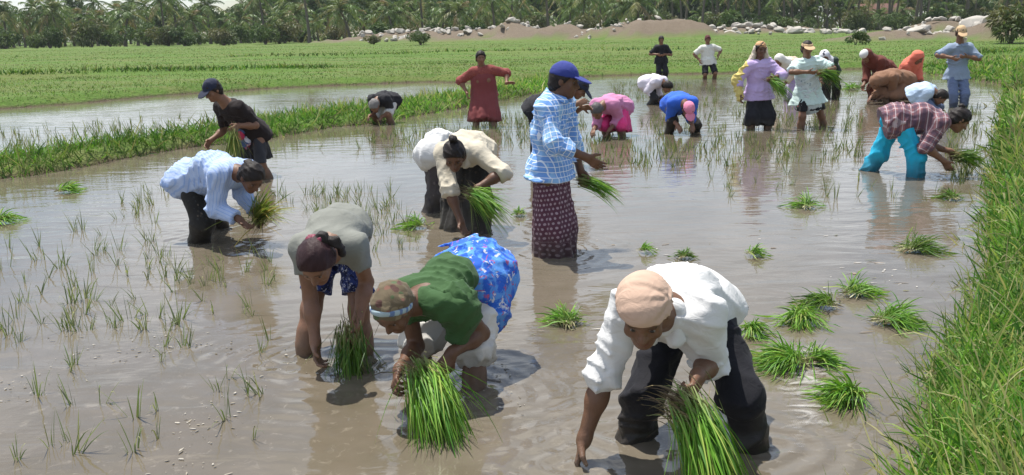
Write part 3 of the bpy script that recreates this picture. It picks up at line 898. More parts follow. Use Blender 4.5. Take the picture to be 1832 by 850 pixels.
brown_shawl = cloth('brown_shawl', (.23, .12, .07), amt=.16)
coral = cloth('coral_cotton', (.72, .18, .12), amt=.15)
grey_blue = cloth('grey_blue_cotton', (.24, .30, .40), amt=.12)
jeans = cloth('jeans', (.13, .17, .28), amt=.2)
straw = cloth('straw_tan', (.55, .38, .22), amt=.12)
tan_lungi = floral('grey_lungi', (.07, .06, .06), [(.12, .10, .10), (.05, .04, .05)], 24, .3)
hairband = cloth('hairband', (.20, .03, .06), .5, .1)
maroon_hair = hair_mat('maroon_hair', (.020, .008, .009))
grey_hair = hair_mat('grey_hair', (.06, .055, .055))
DARK, MIDS, PALE = (.125, .060, .034), (.20, .100, .058), (.30, .165, .105)

PEOPLE = {}
# 1 -- foreground man in white
PEOPLE['man'] = person('man in white shirt and cream turban stooping in the foreground',
    pel=(1240, 545, .26), neck=(1186, 560, -.18), head=(1152, 561, -.32), hands=(G(1034, 826) + V3(.0, .0, .015), (1243, 712, -.30)),
    feet=((1105, 775), (1362, 800)), water=(1230, 790), s=.97, yaw=-18, yawp=-6, look=(-12, 34), near=2, skin=(.15, .075, .043), curl=(.75, 1.15),
    top=dict(mat=white_cotton, sleeve=.52, grow=.016, sg=.022, collar=True, fold=.010, wl=.13, sag=.04, tail=.12),
    bottom=dict(type='pants', mat=navy_trouser, grow=.02, fold=.010), curve=.06, build=.95,
    extra=[('hair', .006), ('turban', turban_cloth)], pole=(V3(.05, .8, .2), V3(.35, .8, .1)))
# 2 -- woman in green blouse
def nape_band(E):
    hp, s, HA = E['hp'], E['s'], E['HA']
    E['part']('scarf_band', [(Ell(hp(0, -.014, .032), HA, E['r3'](.094, .116, .106)), 0)], band_scarf, .008, cuts=[(hp(0, .02, .02), nrm(E['hf'] * .75 - E['hu'] * .66)), (hp(0, -.018, .02), -nrm(E['hf'] * .75 - E['hu'] * .66))])
def loose_shawl(E):
    nk, S, U, F = E['nk'], E['S'], E['U'], E['F']; sh = E['shd']
    E['part']('shoulder_cloth', [(Cone(nk + S * .05 + U * .03, sh[1] - U * .02 + F * .04, .075, .09, F, .8, 1.), 0), (Cone(sh[1] - U * .02 + F * .03, sh[1] + F * .16 - U * .02, .09, .05), .06)], green_blouse, .010, fold_noise(12, .009, .09))
PEOPLE['green'] = person('woman in green blouse and patterned head cloth with blue sari tucked up at her hips',
    pel=(846, 492, .38), neck=(760, 537, -.04), head=(704, 552, -.20), hands=((712, 690, -.18), (805, 660, -.12)),
    feet=((742, 668), (846, 705)), water=(843, 700), s=.91, yaw=-36, yawp=-30, look=(-24, 50), near=2, skin=DARK, curl=(.9, .9),
    top=dict(mat=green_blouse, sleeve=.22, grow=.014, to=.62, name='blouse', fold=.006),
    bottom=dict(type='pants', mat=white_skirt, len=.53, grow=.035, name='knee_wrap', fold=.012), curve=.05, build=.88,
    extra=[('headcloth', patterned_scarf), ('fn', nape_band), ('fn', loose_shawl),
           ('fn', lambda E: E['part']('sari', [(Cone(E['pel'] + E['U'] * .10, E['pel'] - E['U'] * .04, .130, .150, E['S'], 1.36, 1), 0), (E['torso'][3][0].grown(.036), .05),
                                              (Cone(E['pel'] - E['FP'] * .05, E['legs'][1][0] + (E['legs'][1][1] - E['legs'][1][0]) * .45 - E['FP'] * .06, .15, .11), .06)], blue_sari, .010, fold_noise(3, .012, .10)))])
# 3 -- woman in grey tee
def flower_band(E):
    hp, s = E['hp'], E['s']
    E['part']('hair_scrunchie', [(Cone(hp(-.02, -.088, .075), hp(.03, -.088, .075), .028 * s, .028 * s), .01)], hairband, .007, fold_noise(2, .006, .03))
PEOPLE['tee'] = person('woman in grey tee and navy floral shorts with tied dark hair reaching down',
    pel=(612, 408, .34), neck=(586, 446, -.06), head=(567, 470, -.22), hands=((568, 640, -.12), (640, 600, -.05)),
    feet=((530, 640), (655, 640)), water=(560, 648), s=.90, yaw=-14, yawp=-10, look=(-10, 52), near=2, skin=MIDS, curl=(.7, 1.0),
    top=dict(mat=grey_tee, sleeve=.24, grow=.008, sg=.014, fold=.007, fine=.004, sag=.01), curve=.055, build=.84,
    bottom=dict(type='pants', mat=floral_navy, len=.40, grow=.030, name='shorts'),
    extra=[('hair', .016, maroon_hair), ('bun', (.03, -.10, .07), .042), ('plait', [(.03, -.10, .07), (.10, -.10, .04), (.125, -.06, .0)]), ('fn', flower_band)])
# 4 -- pale blue shirt in profile
PEOPLE['blue'] = person('woman in pale blue striped shirt bent over in profile at the left setting seedlings',
    pel=(345, 318, .05), neck=(424, 308, -.26), head=(450, 318, -.40), hands=((436, 408, -.40), (462, 396, -.10)),
    feet=((342, 430), (396, 400)), water=(345, 427), s=.95, yaw=52, yawp=60, look=(50, 48), near=1, skin=DARK,
    top=dict(mat=blue_stripe, sleeve=.94, grow=.024, sg=.026, fold=.010, tail=.12, sag=.05), curve=.065, build=.93,
    bottom=dict(type='pants', mat=dark_print, grow=.028), extra=[('hair', .014), ('bun', (0, -.10, .06), .036)])
# 5 -- beige blouse with bun
PEOPLE['beige'] = person('woman in beige blouse with top knot and dark lungi planting behind the green bloused woman',
    pel=(846, 268, .36), neck=(822, 274, -.06), head=(813, 279, -.22), hands=((830, 418, -.30), (852, 352, -.32)),
    feet=((800, 400), (858, 420)), water=(858, 420), s=.97, yaw=-8, look=(-2, 40), near=1, skin=DARK, curl=(.7, 1.),
    top=dict(mat=cream_cotton, sleeve=.60, grow=.020, sg=.026, fold=.009, sag=.03, collar=True), curve=.055, build=.92,
    bottom=dict(type='skirt', mat=dark_print, hem=-.08, r=.20, ws=1.15, name='lungi'),
    extra=[('hair', .014), ('bun', (0, -.045, .145), .036)], pole=(V3(-.7, .1, .3), V3(1, .25, .3)))
# 26 -- white shirt behind 5
PEOPLE['behind'] = person('person in white shirt turned away, half hidden behind the woman with the top knot',
    pel=(771, 276, .05), neck=(802, 252, .36), head=(822, 255, .5), hands=((815, 372, .45), (838, 360, .3)),
    feet=((757, 380), (782, 374)), water=(765, 380), build=.86, s=.90, yaw=138, look=(140, 50), near=1, skin=MIDS,
    top=dict(mat=white_cotton, sleeve=.5, grow=.02, sg=.028, fold=.009, tail=0), curve=.06,
    bottom=dict(type='pants', mat=tan_lungi, grow=.03), extra=[('hair',)])
# 6 -- standing woman with blue cap
PEOPLE['cap'] = person('standing woman in blue checked shirt and blue cap holding out her right hand',
    pel=(985, 300, .02), neck=(992, 175, .0), head=(1010, 145, -.03), hands=((1064, 292, -.20), (1043, 322, .18)),
    feet=((985, 456), (1000, 448)), water=(990, 452), s=.98, yaw=62, yawp=60, look=(72, 12), near=2, skin=DARK, curl=(.25, .9),
    hdir=(V3(.80, .0, -.55), None),
    top=dict(mat=blue_check, sleeve=.80, grow=.018, sg=.022, fold=.009, wl=.12, tail=.07, flare=.02, collar=True), build=1.02,
    bottom=dict(type='skirt', mat=dotted_lungi, hem=-.05, r=.165, ws=1.08, wf=1.0, name='lungi', n=8, fold=.010),
    extra=[('hair', .010), ('cap', blue_cap)], pole=(V3(-.4, -.5, -.5), V3(0, .5, -.3)))
# 7 -- black tee, upper left
PEOPLE['black'] = person('woman in black tee and dark cap leaning forward with a yellowish sheaf in hand',
    pel=(452, 236, .12), neck=(406, 186, -.14), head=(380, 162, -.24), hands=((374, 262, -.16), (426, 236, -.32)),
    feet=((418, 300), (492, 317)), water=(492, 317), s=.97, yaw=-32, yawp=-20, look=(-34, 30), near=1, skin=MIDS, curl=(.6, 1.),
    top=dict(mat=cloth('black_tee', (.018, .012, .012), amt=.2), sleeve=.42, grow=.018, sg=.026, fold=.008, sag=.02), build=1.06,
    bottom=dict(type='skirt', mat=charcoal, hem=.18, r=.20, ws=1.15, name='wrap_skirt', fold=.016),
    extra=[('hair', .014), ('cap', dark_cap), ('plait', [(.02, -.09, -.01), (-.07, -.02, -.06), (-.085, .02, -.12)]),
           ('fn', lambda E: E['part']('waist_cloth', [(Cone(E['mid'] + E['F'] * .08 - E['S'] * .03, E['pel'] + E['F'] * .15 - E['U'] * .0, .075, .07, E['S'], 1.1, .8), 0)],
                                     floral('waist_print', (.06, .10, .22), [(.55, .05, .12), (.6, .6, .66), (.05, .22, .4)], 9, .5), .012, fold_noise(5, .012, .07)))])
# 8 -- far bent in black
PEOPLE['farblack'] = person('person in black bent double at the edge of the grass bank beyond the seedlings',
    pel=(698, 180, .12), neck=(676, 178, -.24), head=(670, 190, -.36), hands=((660, 214, -.35), (682, 216, -.3)), feet=((686, 219), (706, 221)),
    water=(690, 220), s=.95, yaw=-25, look=(-25, 55), near=0, skin=MIDS, top=dict(mat=black_cotton, sleeve=.5, grow=.03, sg=.03, fold=.01, tail=.05),
    bottom=dict(type='pants', mat=white_skirt, len=.5, grow=.03), extra=[('headcloth', cloth('grey_headcloth', (.2, .19, .18)))])
# 9 -- red dress standing
PEOPLE['red'] = person('standing woman in long brick red dress with one arm held out',
    pel=(866, 163, .05), neck=(862, 122, .0), head=(860, 104, -.03), hands=((832, 172, -.1), (914, 148, -.12)), feet=((849, 229), (886, 229)),
    water=(866, 226), s=.93, yaw=6, look=(10, 8), near=0, skin=MIDS, curl=(.6, .3),
    top=dict(mat=red_yoke, sleeve=.62, grow=.03, sg=.03, tail=.1), bottom=dict(type='skirt', mat=red_dress, hem=.09, r=.235, ws=1.2, name='dress_skirt', n=7, fold=.016, up=.2, grow=.04), build=1.12, bust=.02,
    extra=[('hair', .014)], hdir=(None, V3(1, -.1, .1)))
# 10 -- pink
PEOPLE['pink'] = person('woman in pale pink blouse with bright pink cloth at her hips bent low',
    pel=(1106, 190, .14), neck=(1080, 187, -.30), head=(1068, 199, -.42), hands=((1062, 240, -.38), (1088, 242, -.3)), feet=((1094, 243), (1117, 244)),
    water=(1100, 243), s=.97, yaw=-28, look=(-30, 58), near=0, skin=MIDS, build=1.08,
    top=dict(mat=pink_cotton, sleeve=.8, grow=.026, sg=.03, tail=.08, sag=.04), bottom=dict(type='skirt', mat=hot_pink, hem=.05, r=.2, ws=1.1), extra=[('hair', .012, grey_hair)])
# 11 -- royal blue with pink cap
PEOPLE['royal'] = person('person in royal blue shirt and pink cap bent double with hands in the water',
    pel=(1209, 184, .22), neck=(1223, 183, -.22), head=(1231, 197, -.33), hands=((1214, 232, -.3), (1238, 232, -.32)), feet=((1188, 238), (1240, 232)),
    water=(1205, 238), s=.98, yaw=14, look=(10, 58), near=0, skin=MIDS, build=1.06,
    top=dict(mat=royal_blue, sleeve=.6, grow=.026, sg=.03, tail=.1, sag=.06), bottom=dict(type='pants', mat=dark_print, grow=.02), extra=[('hair',), ('cap', pink_cap)])
# 12 -- white shirt bent
PEOPLE['whitebent'] = person('person in white shirt bent over in front of the standing figure in black',
    pel=(1158, 148, .05), neck=(1184, 145, -.2), head=(1194, 156, -.28), hands=((1174, 182, -.2), (1184, 182, 0)), feet=((1152, 187), (1165, 184)),
    water=(1160, 186), s=.95, yaw=58, look=(58, 55), near=0, skin=MIDS, top=dict(mat=cloth('pale_lilac_white', (.66, .62, .70), amt=.05), sleeve=.9, grow=.03, sg=.03, sag=.04),
    bottom=dict(type='pants', mat=black_cotton, grow=.02), extra=[('hair', .018)])
# 13, 14 -- standing at the far bank
PEOPLE['farstand'] = person('standing person all in black at the far water with hands at the waist',
    pel=(1183, 108, 0), neck=(1183, 82, 0), head=(1183, 71.5, -.02), hands=((1177, 101, -.2), (1189, 101, -.2)), feet=((1179, 139), (1188, 139)),
    water=(1183, 139), s=1.0, yaw=0, look=(0, 15), near=0, skin=MIDS, top=dict(mat=black_cotton, sleeve=.45, grow=.03, sg=.03), bottom=dict(type='pants', mat=black_cotton, grow=.025), extra=[('hair', .012)])
PEOPLE['farwhite'] = person('standing person in pale top and black shorts at the far edge of the water',
    pel=(1267, 110, 0), neck=(1266, 82, 0), head=(1266, 71, -.02), hands=((1250, 112, -.1), (1287, 104, -.1)), feet=((1260, 141), (1276, 141)),
    water=(1267, 141), s=1.05, yaw=0, look=(-5, 12), near=0, skin=MIDS, build=1.1, top=dict(mat=cloth('pale_tee', (.66, .66, .60), amt=.08), sleeve=.45, grow=.035, sg=.035),
    bottom=dict(type='pants', mat=black_cotton, len=.48, grow=.03), extra=[('headcloth', cloth('dark_red_cloth', (.10, .03, .03)))])
# 15 -- lilac shirt standing
PEOPLE['lilac'] = person('standing woman in lilac shirt over a black skirt with a yellow headscarf',
    pel=(1357, 165, .04), neck=(1359, 110, 0), head=(1361, 89, -.03), hands=((1322, 178, -.12), (1383, 146, -.3)), feet=((1340, 232), (1372, 232)),
    water=(1357, 230), s=1.0, yaw=6, look=(4, 8), near=1, skin=DARK, curl=(.6, 1.), build=1.08,
    top=dict(mat=lilac, sleeve=.75, grow=.03, sg=.03, tail=.10, flare=.03, h=.013), bottom=dict(type='skirt', mat=black_cotton, hem=.06, r=.19, ws=1.22, n=7),
    extra=[('drape', cloth('orange_headscarf', (.55, .32, .16), amt=.1), cloth('pale_headscarf', (.68, .58, .46), amt=.1)), ('hair',), ('fn', lambda E: E['part']('arm_cloth', [(Cone(E['shd'][0] + E['S'] * -.03, E['arms'][0][1] - E['S'] * .02, .07, .075), 0), (Cone(E['arms'][0][1] - E['S'] * .02, E['arms'][0][2] - Z * .05, .075, .05), .05)], yellow_cloth, .014, fold_noise(8, .012, .08)))])
# 16 -- mint top
PEOPLE['mint'] = person('standing person in pale mint top, tan peaked visor and black banded shorts',
    pel=(1445, 168, .04), neck=(1444, 108, 0), head=(1444, 87, -.03), hands=((1450, 132, -.34), (1474, 134, -.30)), feet=((1430, 230), (1480, 224)),
    water=(1450, 228), s=.98, yaw=0, look=(0, 12), near=1, skin=MIDS, curl=(.6, 1.1), build=1.1,
    top=dict(mat=mint, sleeve=.45, grow=.034, sg=.036, tail=.14, flare=.05, h=.013), bottom=dict(type='skirt', mat=hem_band, hem=.26, r=.20, ws=1.2, name='short_skirt'),
    extra=[('hair', .012), ('visor', straw), ('fn', lambda E: E['part']('apron', [(Cone(E['mid'] - E['U'] * .02 + E['F'] * .03, E['pel'] - E['U'] * .16 + E['F'] * .03, .128, .15, E['S'], 1.32, 1.05), 0)], pale_pattern, .014, fold_noise(8, .008, .1)))])
# 17, 18 -- behind 15 and 16
PEOPLE['palebeige'] = person('stooping person in pale beige cloth between the lilac shirt and the mint top',
    pel=(1425, 122, .15), neck=(1406, 112, -.2), head=(1394, 108, -.3), hands=((1388, 160, -.3), (1398, 160, -.2)), feet=((1416, 180), (1430, 180)),
    water=(1420, 180), s=1.0, yaw=-50, look=(-50, 40), near=0, skin=MIDS, build=1.1, top=dict(mat=beige_cloth, sleeve=.8, grow=.04, sg=.03), bottom=dict(type='skirt', mat=lilac, hem=.0, r=.2),
    extra=[('scarf', cloth('white_scarf', (.7, .68, .62)), .16)])
PEOPLE['spotted'] = person('person with white spotted cloth over head and shoulders stooping right of the mint top',
    pel=(1484, 125, .15), neck=(1478, 110, -.12), head=(1475, 101, -.22), hands=((1470, 150, -.3), (1488, 150, -.25)), feet=((1480, 178), (1494, 176)),
    water=(1487, 176), s=1.0, yaw=-5, look=(0, 45), near=0, skin=DARK, top=dict(mat=cloth('dark_green_top', (.03, .05, .04)), sleeve=.7, grow=.03, sg=.03),
    bottom=dict(type='pants', mat=dark_print, grow=.03), extra=[('scarf', white_spot, .20)])
# 19-21 -- hooded women
PEOPLE['maroon'] = person('person in maroon hood and white cap stooping at the back beside the brown shawl',
    pel=(1580, 122, .1), neck=(1560, 108, -.1), head=(1550, 100, -.2), hands=((1544, 160, -.2), (1556, 160, -.1)), feet=((1570, 178), (1584, 178)),
    water=(1572, 178), s=1.08, yaw=-60, look=(-60, 45), near=0, skin=MIDS, build=1.1, top=dict(mat=maroon, sleeve=.8, grow=.035, sg=.03), bottom=dict(type='skirt', mat=maroon, hem=0, r=.2),
    extra=[('scarf', maroon, .28), ('fn', lambda E: E['part']('white_cap', [(Ell(E['hp'](0, .02, .075), E['HA'], E['r3'](.085, .095, .075)), 0)], white_cotton, .014))])
PEOPLE['coral'] = person('person wrapped in coral cloth stooping left of the man in the tan cap',
    pel=(1627, 124, .05), neck=(1634, 108, -.15), head=(1642, 103, -.28), hands=((1640, 160, -.3), (1648, 160, -.2)), feet=((1622, 176), (1636, 175)),
    water=(1630, 176), s=1.08, yaw=40, look=(50, 40), near=0, skin=MIDS, build=1.05, top=dict(mat=coral, sleeve=.8, grow=.03, sg=.03), bottom=dict(type='skirt', mat=brown_shawl, hem=0, r=.2),
    extra=[('scarf', coral, .3), ('shawl', coral)])
PEOPLE['brown'] = person('person in brown shawl bent low to the left, in front of the maroon hood',
    pel=(1612, 143, .1), neck=(1580, 138, -.1), head=(1566, 148, -.2), hands=((1556, 180, -.25), (1570, 182, -.1)), feet=((1598, 185), (1614, 184)),
    water=(1604, 184), s=1.12, yaw=-62, look=(-62, 52), near=0, skin=MIDS, build=1.12, top=dict(mat=brown_shawl, sleeve=.8, grow=.04, sg=.03, sag=.06), bottom=dict(type='skirt', mat=brown_shawl, hem=0.05, r=.2),
    extra=[('scarf', brown_shawl, .2), ('shawl', brown_shawl)])
# 22 -- light blue bent right
PEOPLE['skyblue'] = person('person in sky blue shirt with dark hair bent to the right behind the checked shirt',
    pel=(1640, 168, .05), neck=(1668, 162, -.1), head=(1683, 174, -.16), hands=((1672, 206, -.2), (1682, 206, 0)), feet=((1636, 208), (1650, 206)),
    water=(1642, 207), s=1.0, yaw=66, look=(66, 55), near=0, skin=MIDS, build=1.08, top=dict(mat=cloth('sky_blue', (.46, .58, .74), amt=.06), sleeve=.6, grow=.03, sg=.03, sag=.06),
    bottom=dict(type='pants', mat=jeans, grow=.02), extra=[('hair', .014)])
# 23 -- man with cap standing right
PEOPLE['greyman'] = person('standing man in grey blue shirt, tan cap and jeans looking down at his folded hands',
    pel=(1712, 133, .04), neck=(1717, 80, 0), head=(1719, 59, -.06), hands=((1704, 108, -.26), (1728, 106, -.22)), feet=((1706, 192), (1722, 192)),
    water=(1712, 190), s=1.07, yaw=-8, look=(-12, 25), near=1, skin=MIDS, curl=(.8, .8), build=1.08,
    top=dict(mat=grey_blue, sleeve=.5, grow=.024, sg=.03, tail=.08, h=.013, collar=True), bottom=dict(type='pants', mat=jeans, grow=.02),
    extra=[('hair',), ('cap', straw), ('fn', lambda E: E['part']('neck_cloth', [(Cone(E['nk'] + E['S'] * .05, E['nk'] + E['S'] * .09 + E['U'] * .10, .045, .03), 0)], cream_cotton, .012, fold_noise(5, .006, .05)))])
# 24 -- maroon check, turquoise trousers
PEOPLE['check'] = person('person in maroon checked shirt and turquoise trousers bent over by the right bank',
    pel=(1604, 213, .06), neck=(1688, 216, -.04), head=(1716, 215, -.10), hands=((1690, 302, -.20), (1706, 282, .08)),
    feet=((1638, 316), (1537, 303)), water=(1640, 314), s=1.03, yaw=80, yawp=80, look=(82, 40), near=1, skin=MIDS, curve=.05, build=1.02,
    top=dict(mat=maroon_check, sleeve=.58, grow=.022, sg=.03, fold=.009, tail=.14, sag=.07), bottom=dict(type='pants', mat=turquoise, len=.80, grow=.03, fold=.012, flare=1.3),
    extra=[('hair', .014), ('bun', (0, -.08, .11), .036)])
# 25 -- dark clothes behind 6
PEOPLE['dark'] = person('person in black with dark blue cap bending behind the standing woman in the blue cap',
    pel=(962, 196, .05), neck=(1018, 168, -.05), head=(1036, 158, -.12), hands=((1042, 190, -.3), (1050, 200, 0)), feet=((956, 300), (975, 296)),
    water=(965, 296), s=1.0, yaw=74, look=(70, 45), near=1, skin=MIDS, build=1.05, top=dict(mat=black_cotton, sleeve=.7, grow=.022, sg=.03),
    bottom=dict(type='pants', mat=black_cotton, grow=.03), extra=[('hair', .014), ('cap', dark_cap), ('plait', [(-.03, -.08, .0), (-.08, -.02, -.05), (-.09, .02, -.16)])])
for r in REPORT: print('P', *r)
# water: turbid paddy water, small ripples
t = NT('paddy_water'); o = t.obj()
n1 = t.noise(o, .55, 4, .55); n2 = t.noise(o, 3.5, 4, .6)
c = t.mix(t.ramp(n1.outputs[0], [(.35, 0.0), (.65, 1.0)]), (.128, .104, .072), (.170, .146, .114))
c = t.mix(t.math('MULTIPLY', t.ramp(n2.outputs[0], [(.35, 0.0), (.68, 1.0)]), .38), c, (.085, .072, .042))
n3 = t.noise(o, 16, 5, .65, .8); near_ = t.ramp(t.math('DIVIDE', t.n('ShaderNodeSeparateXYZ', {0: o}).outputs[1], 10.0), [(.28, 1.0), (.6, 0.0)])
c = t.mix(t.math('MULTIPLY', t.ramp(n3.outputs[0], [(.58, 0.0), (.70, .55)]), near_), c, (.25, .215, .165))
t.base(c, .055, .5); t.b.inputs['IOR'].default_value = 1.58
w1 = t.noise(t.scalev(o, .55, 1.5, 1), 3.2, 3, .5, .6); w2 = t.noise(t.scalev(o, .8, 1.3, 1), 11, 3, .5, .4)
calm = t.ramp(t.noise(o, .35, 2).outputs[0], [(.35, .35), (.65, 1.0)])
hh = t.math('MULTIPLY_ADD', w2.outputs[0], .2, w1.outputs[0])
t.bump(t.math('MULTIPLY', hh, calm), .20, .05)
wy = np.concatenate([[-8, -3, .4, 1.0], np.geomspace(1.5, 16, 430), np.geomspace(16.4, 420, 70)])
wu = np.concatenate([[-60, -6, -1.6], np.linspace(-.85, .85, 560), [1.6, 6, 60]])
WY, WU = np.meshgrid(wy, wu, indexing='ij'); WX = WU * (np.maximum(WY, 0) + 1.2)
WZ = np.zeros(WX.shape)
for cx, cy, am in CONTACTS:      # rings spreading from every leg and hand in the water
    if cy > 15: continue
    k = (np.abs(WX - cx) < 1.1) & (np.abs(WY - cy) < 1.1)
    dx, dy = WX[k] - cx, WY[k] - cy
    rr = np.sqrt(dx ** 2 + dy ** 2) + .02 * np.sin(np.arctan2(dy, dx) * 3 + cx * 5)
    WZ[k] += am * .0048 * np.cos(2 * PI * rr / .105) * np.exp(-rr / .26) * smooth(1.1, .7, rr)
WZ += .0016 * vnoise(WX, WY * 1.6, 9, 91) * smooth(18, 8, WY)
nw = WX.shape; vid = np.arange(WX.size).reshape(nw)
wq = np.stack([vid[:-1, :-1], vid[:-1, 1:], vid[1:, 1:], vid[1:, :-1]], -1).reshape(-1, 4)
me = raw_mesh('water', np.stack([WX, WY, WZ], -1).reshape(-1, 3), wq, t.m)
tag(add_obj('water', me), kind='structure')
# ------------------------------------------------------------------ leaf blades
def blades(base, d, length, width, droop, segs=4, seed=0, twist=None):
    """curved tapering blades; returns verts, [quads, tris], and per-vertex t"""
    n = len(base); r = np.random.default_rng(seed)
    d = d / np.linalg.norm(d, axis=1, keepdims=True)
    sd = np.cross(d, r.normal(size=(n, 3))); sd /= np.linalg.norm(sd, axis=1, keepdims=True) + 1e-9
    t = np.linspace(0, 1, segs + 1)
    pts = base[:, None] + d[:, None] * (length[:, None] * t)[..., None]
    pts[..., 2] -= droop[:, None] * length[:, None] * t ** 2.2
    w = width[:, None] * np.array([.75] + [1.0] * (segs - 2) + [.62, 0.0])[None, :segs + 1]
    Lf = pts[:, :-1] - sd[:, None] * w[:, :-1, None] * .5
    Rt = pts[:, :-1] + sd[:, None] * w[:, :-1, None] * .5
    V_ = np.concatenate([Lf, Rt, pts[:, -1:]], 1)
    k = 2 * segs + 1
    off = (np.arange(n) * k)[:, None]
    Q = [np.concatenate([off + i, off + segs + i, off + segs + i + 1, off + i + 1], 1) for i in range(segs - 1)]
    T = np.concatenate([off + segs - 1, off + 2 * segs - 1, off + 2 * segs], 1)
    tv = np.tile(np.concatenate([t[:-1], t[:-1], [1.0]]), n)
    return V_.reshape(-1, 3), [np.concatenate(Q), T], tv, k
def blade_cols(n, k, cols, probs, seed, tv=None, basecol=None, var=.25):
    r = np.random.default_rng(seed)
    c = np.array(cols)[r.choice(len(cols), n, p=probs)] * r.uniform(1 - var, 1 + var, (n, 1))
    c = np.repeat(c, k, 0)
    if tv is not None:
        tip = smooth(.6, 1.0, tv)[:, None] * np.repeat(r.random((n, 1)) < .35, k, 0) * .55
        c = c * (1 - tip) + np.array((.34, .30, .10)) * tip
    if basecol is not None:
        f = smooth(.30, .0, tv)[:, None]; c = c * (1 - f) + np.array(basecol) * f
    return np.c_[c, np.ones(len(c))]
GRASS = leaf_mat('grass_blade', .42)
RICE = leaf_mat('rice_leaf', .35, .5)
ROOTM = leaf_mat('rice_root', .05, .8)
RC = [(.13, .30, .030), (.20, .38, .05), (.07, .19, .025), (.30, .38, .08)]
RP = [.4, .3, .2, .1]

def sheaf_mesh(name, b, main, n, length, spread, droop, seed, width=.0045, cols=RC, probs=RP, rad=.02, mat=None, floor=None, basecol=(.34, .36, .16), segs=5):
    r = np.random.default_rng(seed)
    d = nrm(main)[None] + r.normal(size=(n, 3)) * spread
    base = b[None] + r.normal(size=(n, 3)) * rad
    L = length * r.uniform(.55, 1.12, n)
    v, f, tv, k = blades(base, d, L, width * r.uniform(.6, 1.3, n), droop * r.uniform(.4, 1.3, n), segs, seed)
    if floor is not None:
        lo = floor + .012 * r.random(len(v)); v[:, 2] = np.where(v[:, 2] < lo, lo + (v[:, 2] - lo) * .05, v[:, 2])
    return raw_mesh(name, v, f, mat or RICE, True, {'col': blade_cols(n, k, cols, probs, seed + 1, tv, basecol)})

def held_sheaf(px, py, Y, label, main, length, n=260, spread=.20, droop=.25, roots=None, rlen=.13, seed=1, width=.0045, cols=RC, rad=.022):
    c = P(px, py, Y) if not isinstance(px, np.ndarray) else px
    o = empty('rice_sheaf', tuple(c)); tag(o, label, 'rice sheaf', 'sheaves of rice seedlings held in the hands')
    add_obj('leaves', sheaf_mesh('leaves', V3(0, 0, 0), nrm(main) * 1.0, n, length, spread, droop, seed, width, cols, rad=rad), o)
    rt = V3(0, 0, .25) - nrm(main) if roots is None else roots
    add_obj('roots', sheaf_mesh('roots', nrm(main) * .03, rt, max(n // 3, 30), rlen, .28, .35, seed + 7, .0042, [(.13, .09, .055), (.20, .16, .08), (.07, .05, .035), (.17, .20, .07)], [.4, .3, .15, .15], rad * 1.2, ROOTM, basecol=(.24, .26, .10), segs=4), o)
    return o
def float_sheaf(px, py, wpx, label, az=0.0, seed=1, dark=False, dens=1.0, flat=1.0, fan=1.0):
    c = G(px, py); Yp = proj(c)[2]; R = wpx / FPX * Yp
    r = np.random.default_rng(seed)
    n = int(170 * dens)
    a = math.radians(az) + r.normal(0, .75 * fan, n)
    el = np.abs(r.normal(.55, .35, n)) * flat
    d = np.stack([np.cos(a) * np.cos(el), np.sin(a) * np.cos(el), np.sin(el)], 1)
    ca = math.radians(az)
    base = r.normal(0, R * .16, (n, 3)) * (1, 1, .2) - V3(math.cos(ca), math.sin(ca), 0) * R * .55 + V3(0, 0, .03)
    L = R * r.uniform(.8, 1.75, n)
    v, f, tv, k = blades(base, d, L, .0055 * r.uniform(.6, 1.3, n) * max(1, Yp / 6), r.uniform(.35, 1.1, n) * .9 * flat, 5, seed)
    lo = .004 + .014 * r.random(len(v)); v[:, 2] = np.where(v[:, 2] < lo, lo, v[:, 2])
    cols = [tuple(q * (.55 if dark else 1.0) for q in cc) for cc in RC]
    o = empty('rice_sheaf', tuple(c)); tag(o, label, 'rice sheaf', 'sheaves of rice seedlings afloat on the water')
    add_obj('leaves', raw_mesh('leaves', v, f, RICE, True, {'col': blade_cols(n, k, cols, RP, seed + 1, tv, (.30, .34, .14))}), o)
    m_ = int(40 * dens); a = math.radians(az) + PI + r.normal(0, .35, m_)
    d = np.stack([np.cos(a), np.sin(a), r.normal(.1, .12, m_)], 1)
    b2 = base[:m_] * .9
    v, f, tv, k = blades(b2, d, R * r.uniform(.3, .7, m_), .005 * np.ones(m_) * max(1, Yp / 6), r.uniform(.1, .4, m_), 4, seed + 2)
    v[:, 2] = np.maximum(v[:, 2], .004 + .01 * r.random(len(v)))
    add_obj('roots', raw_mesh('roots', v, f, ROOTM, True, {'col': blade_cols(m_, k, [(.36, .34, .18), (.20, .15, .09), (.42, .40, .26)], [.4, .3, .3], seed + 3)}), o)
    return o
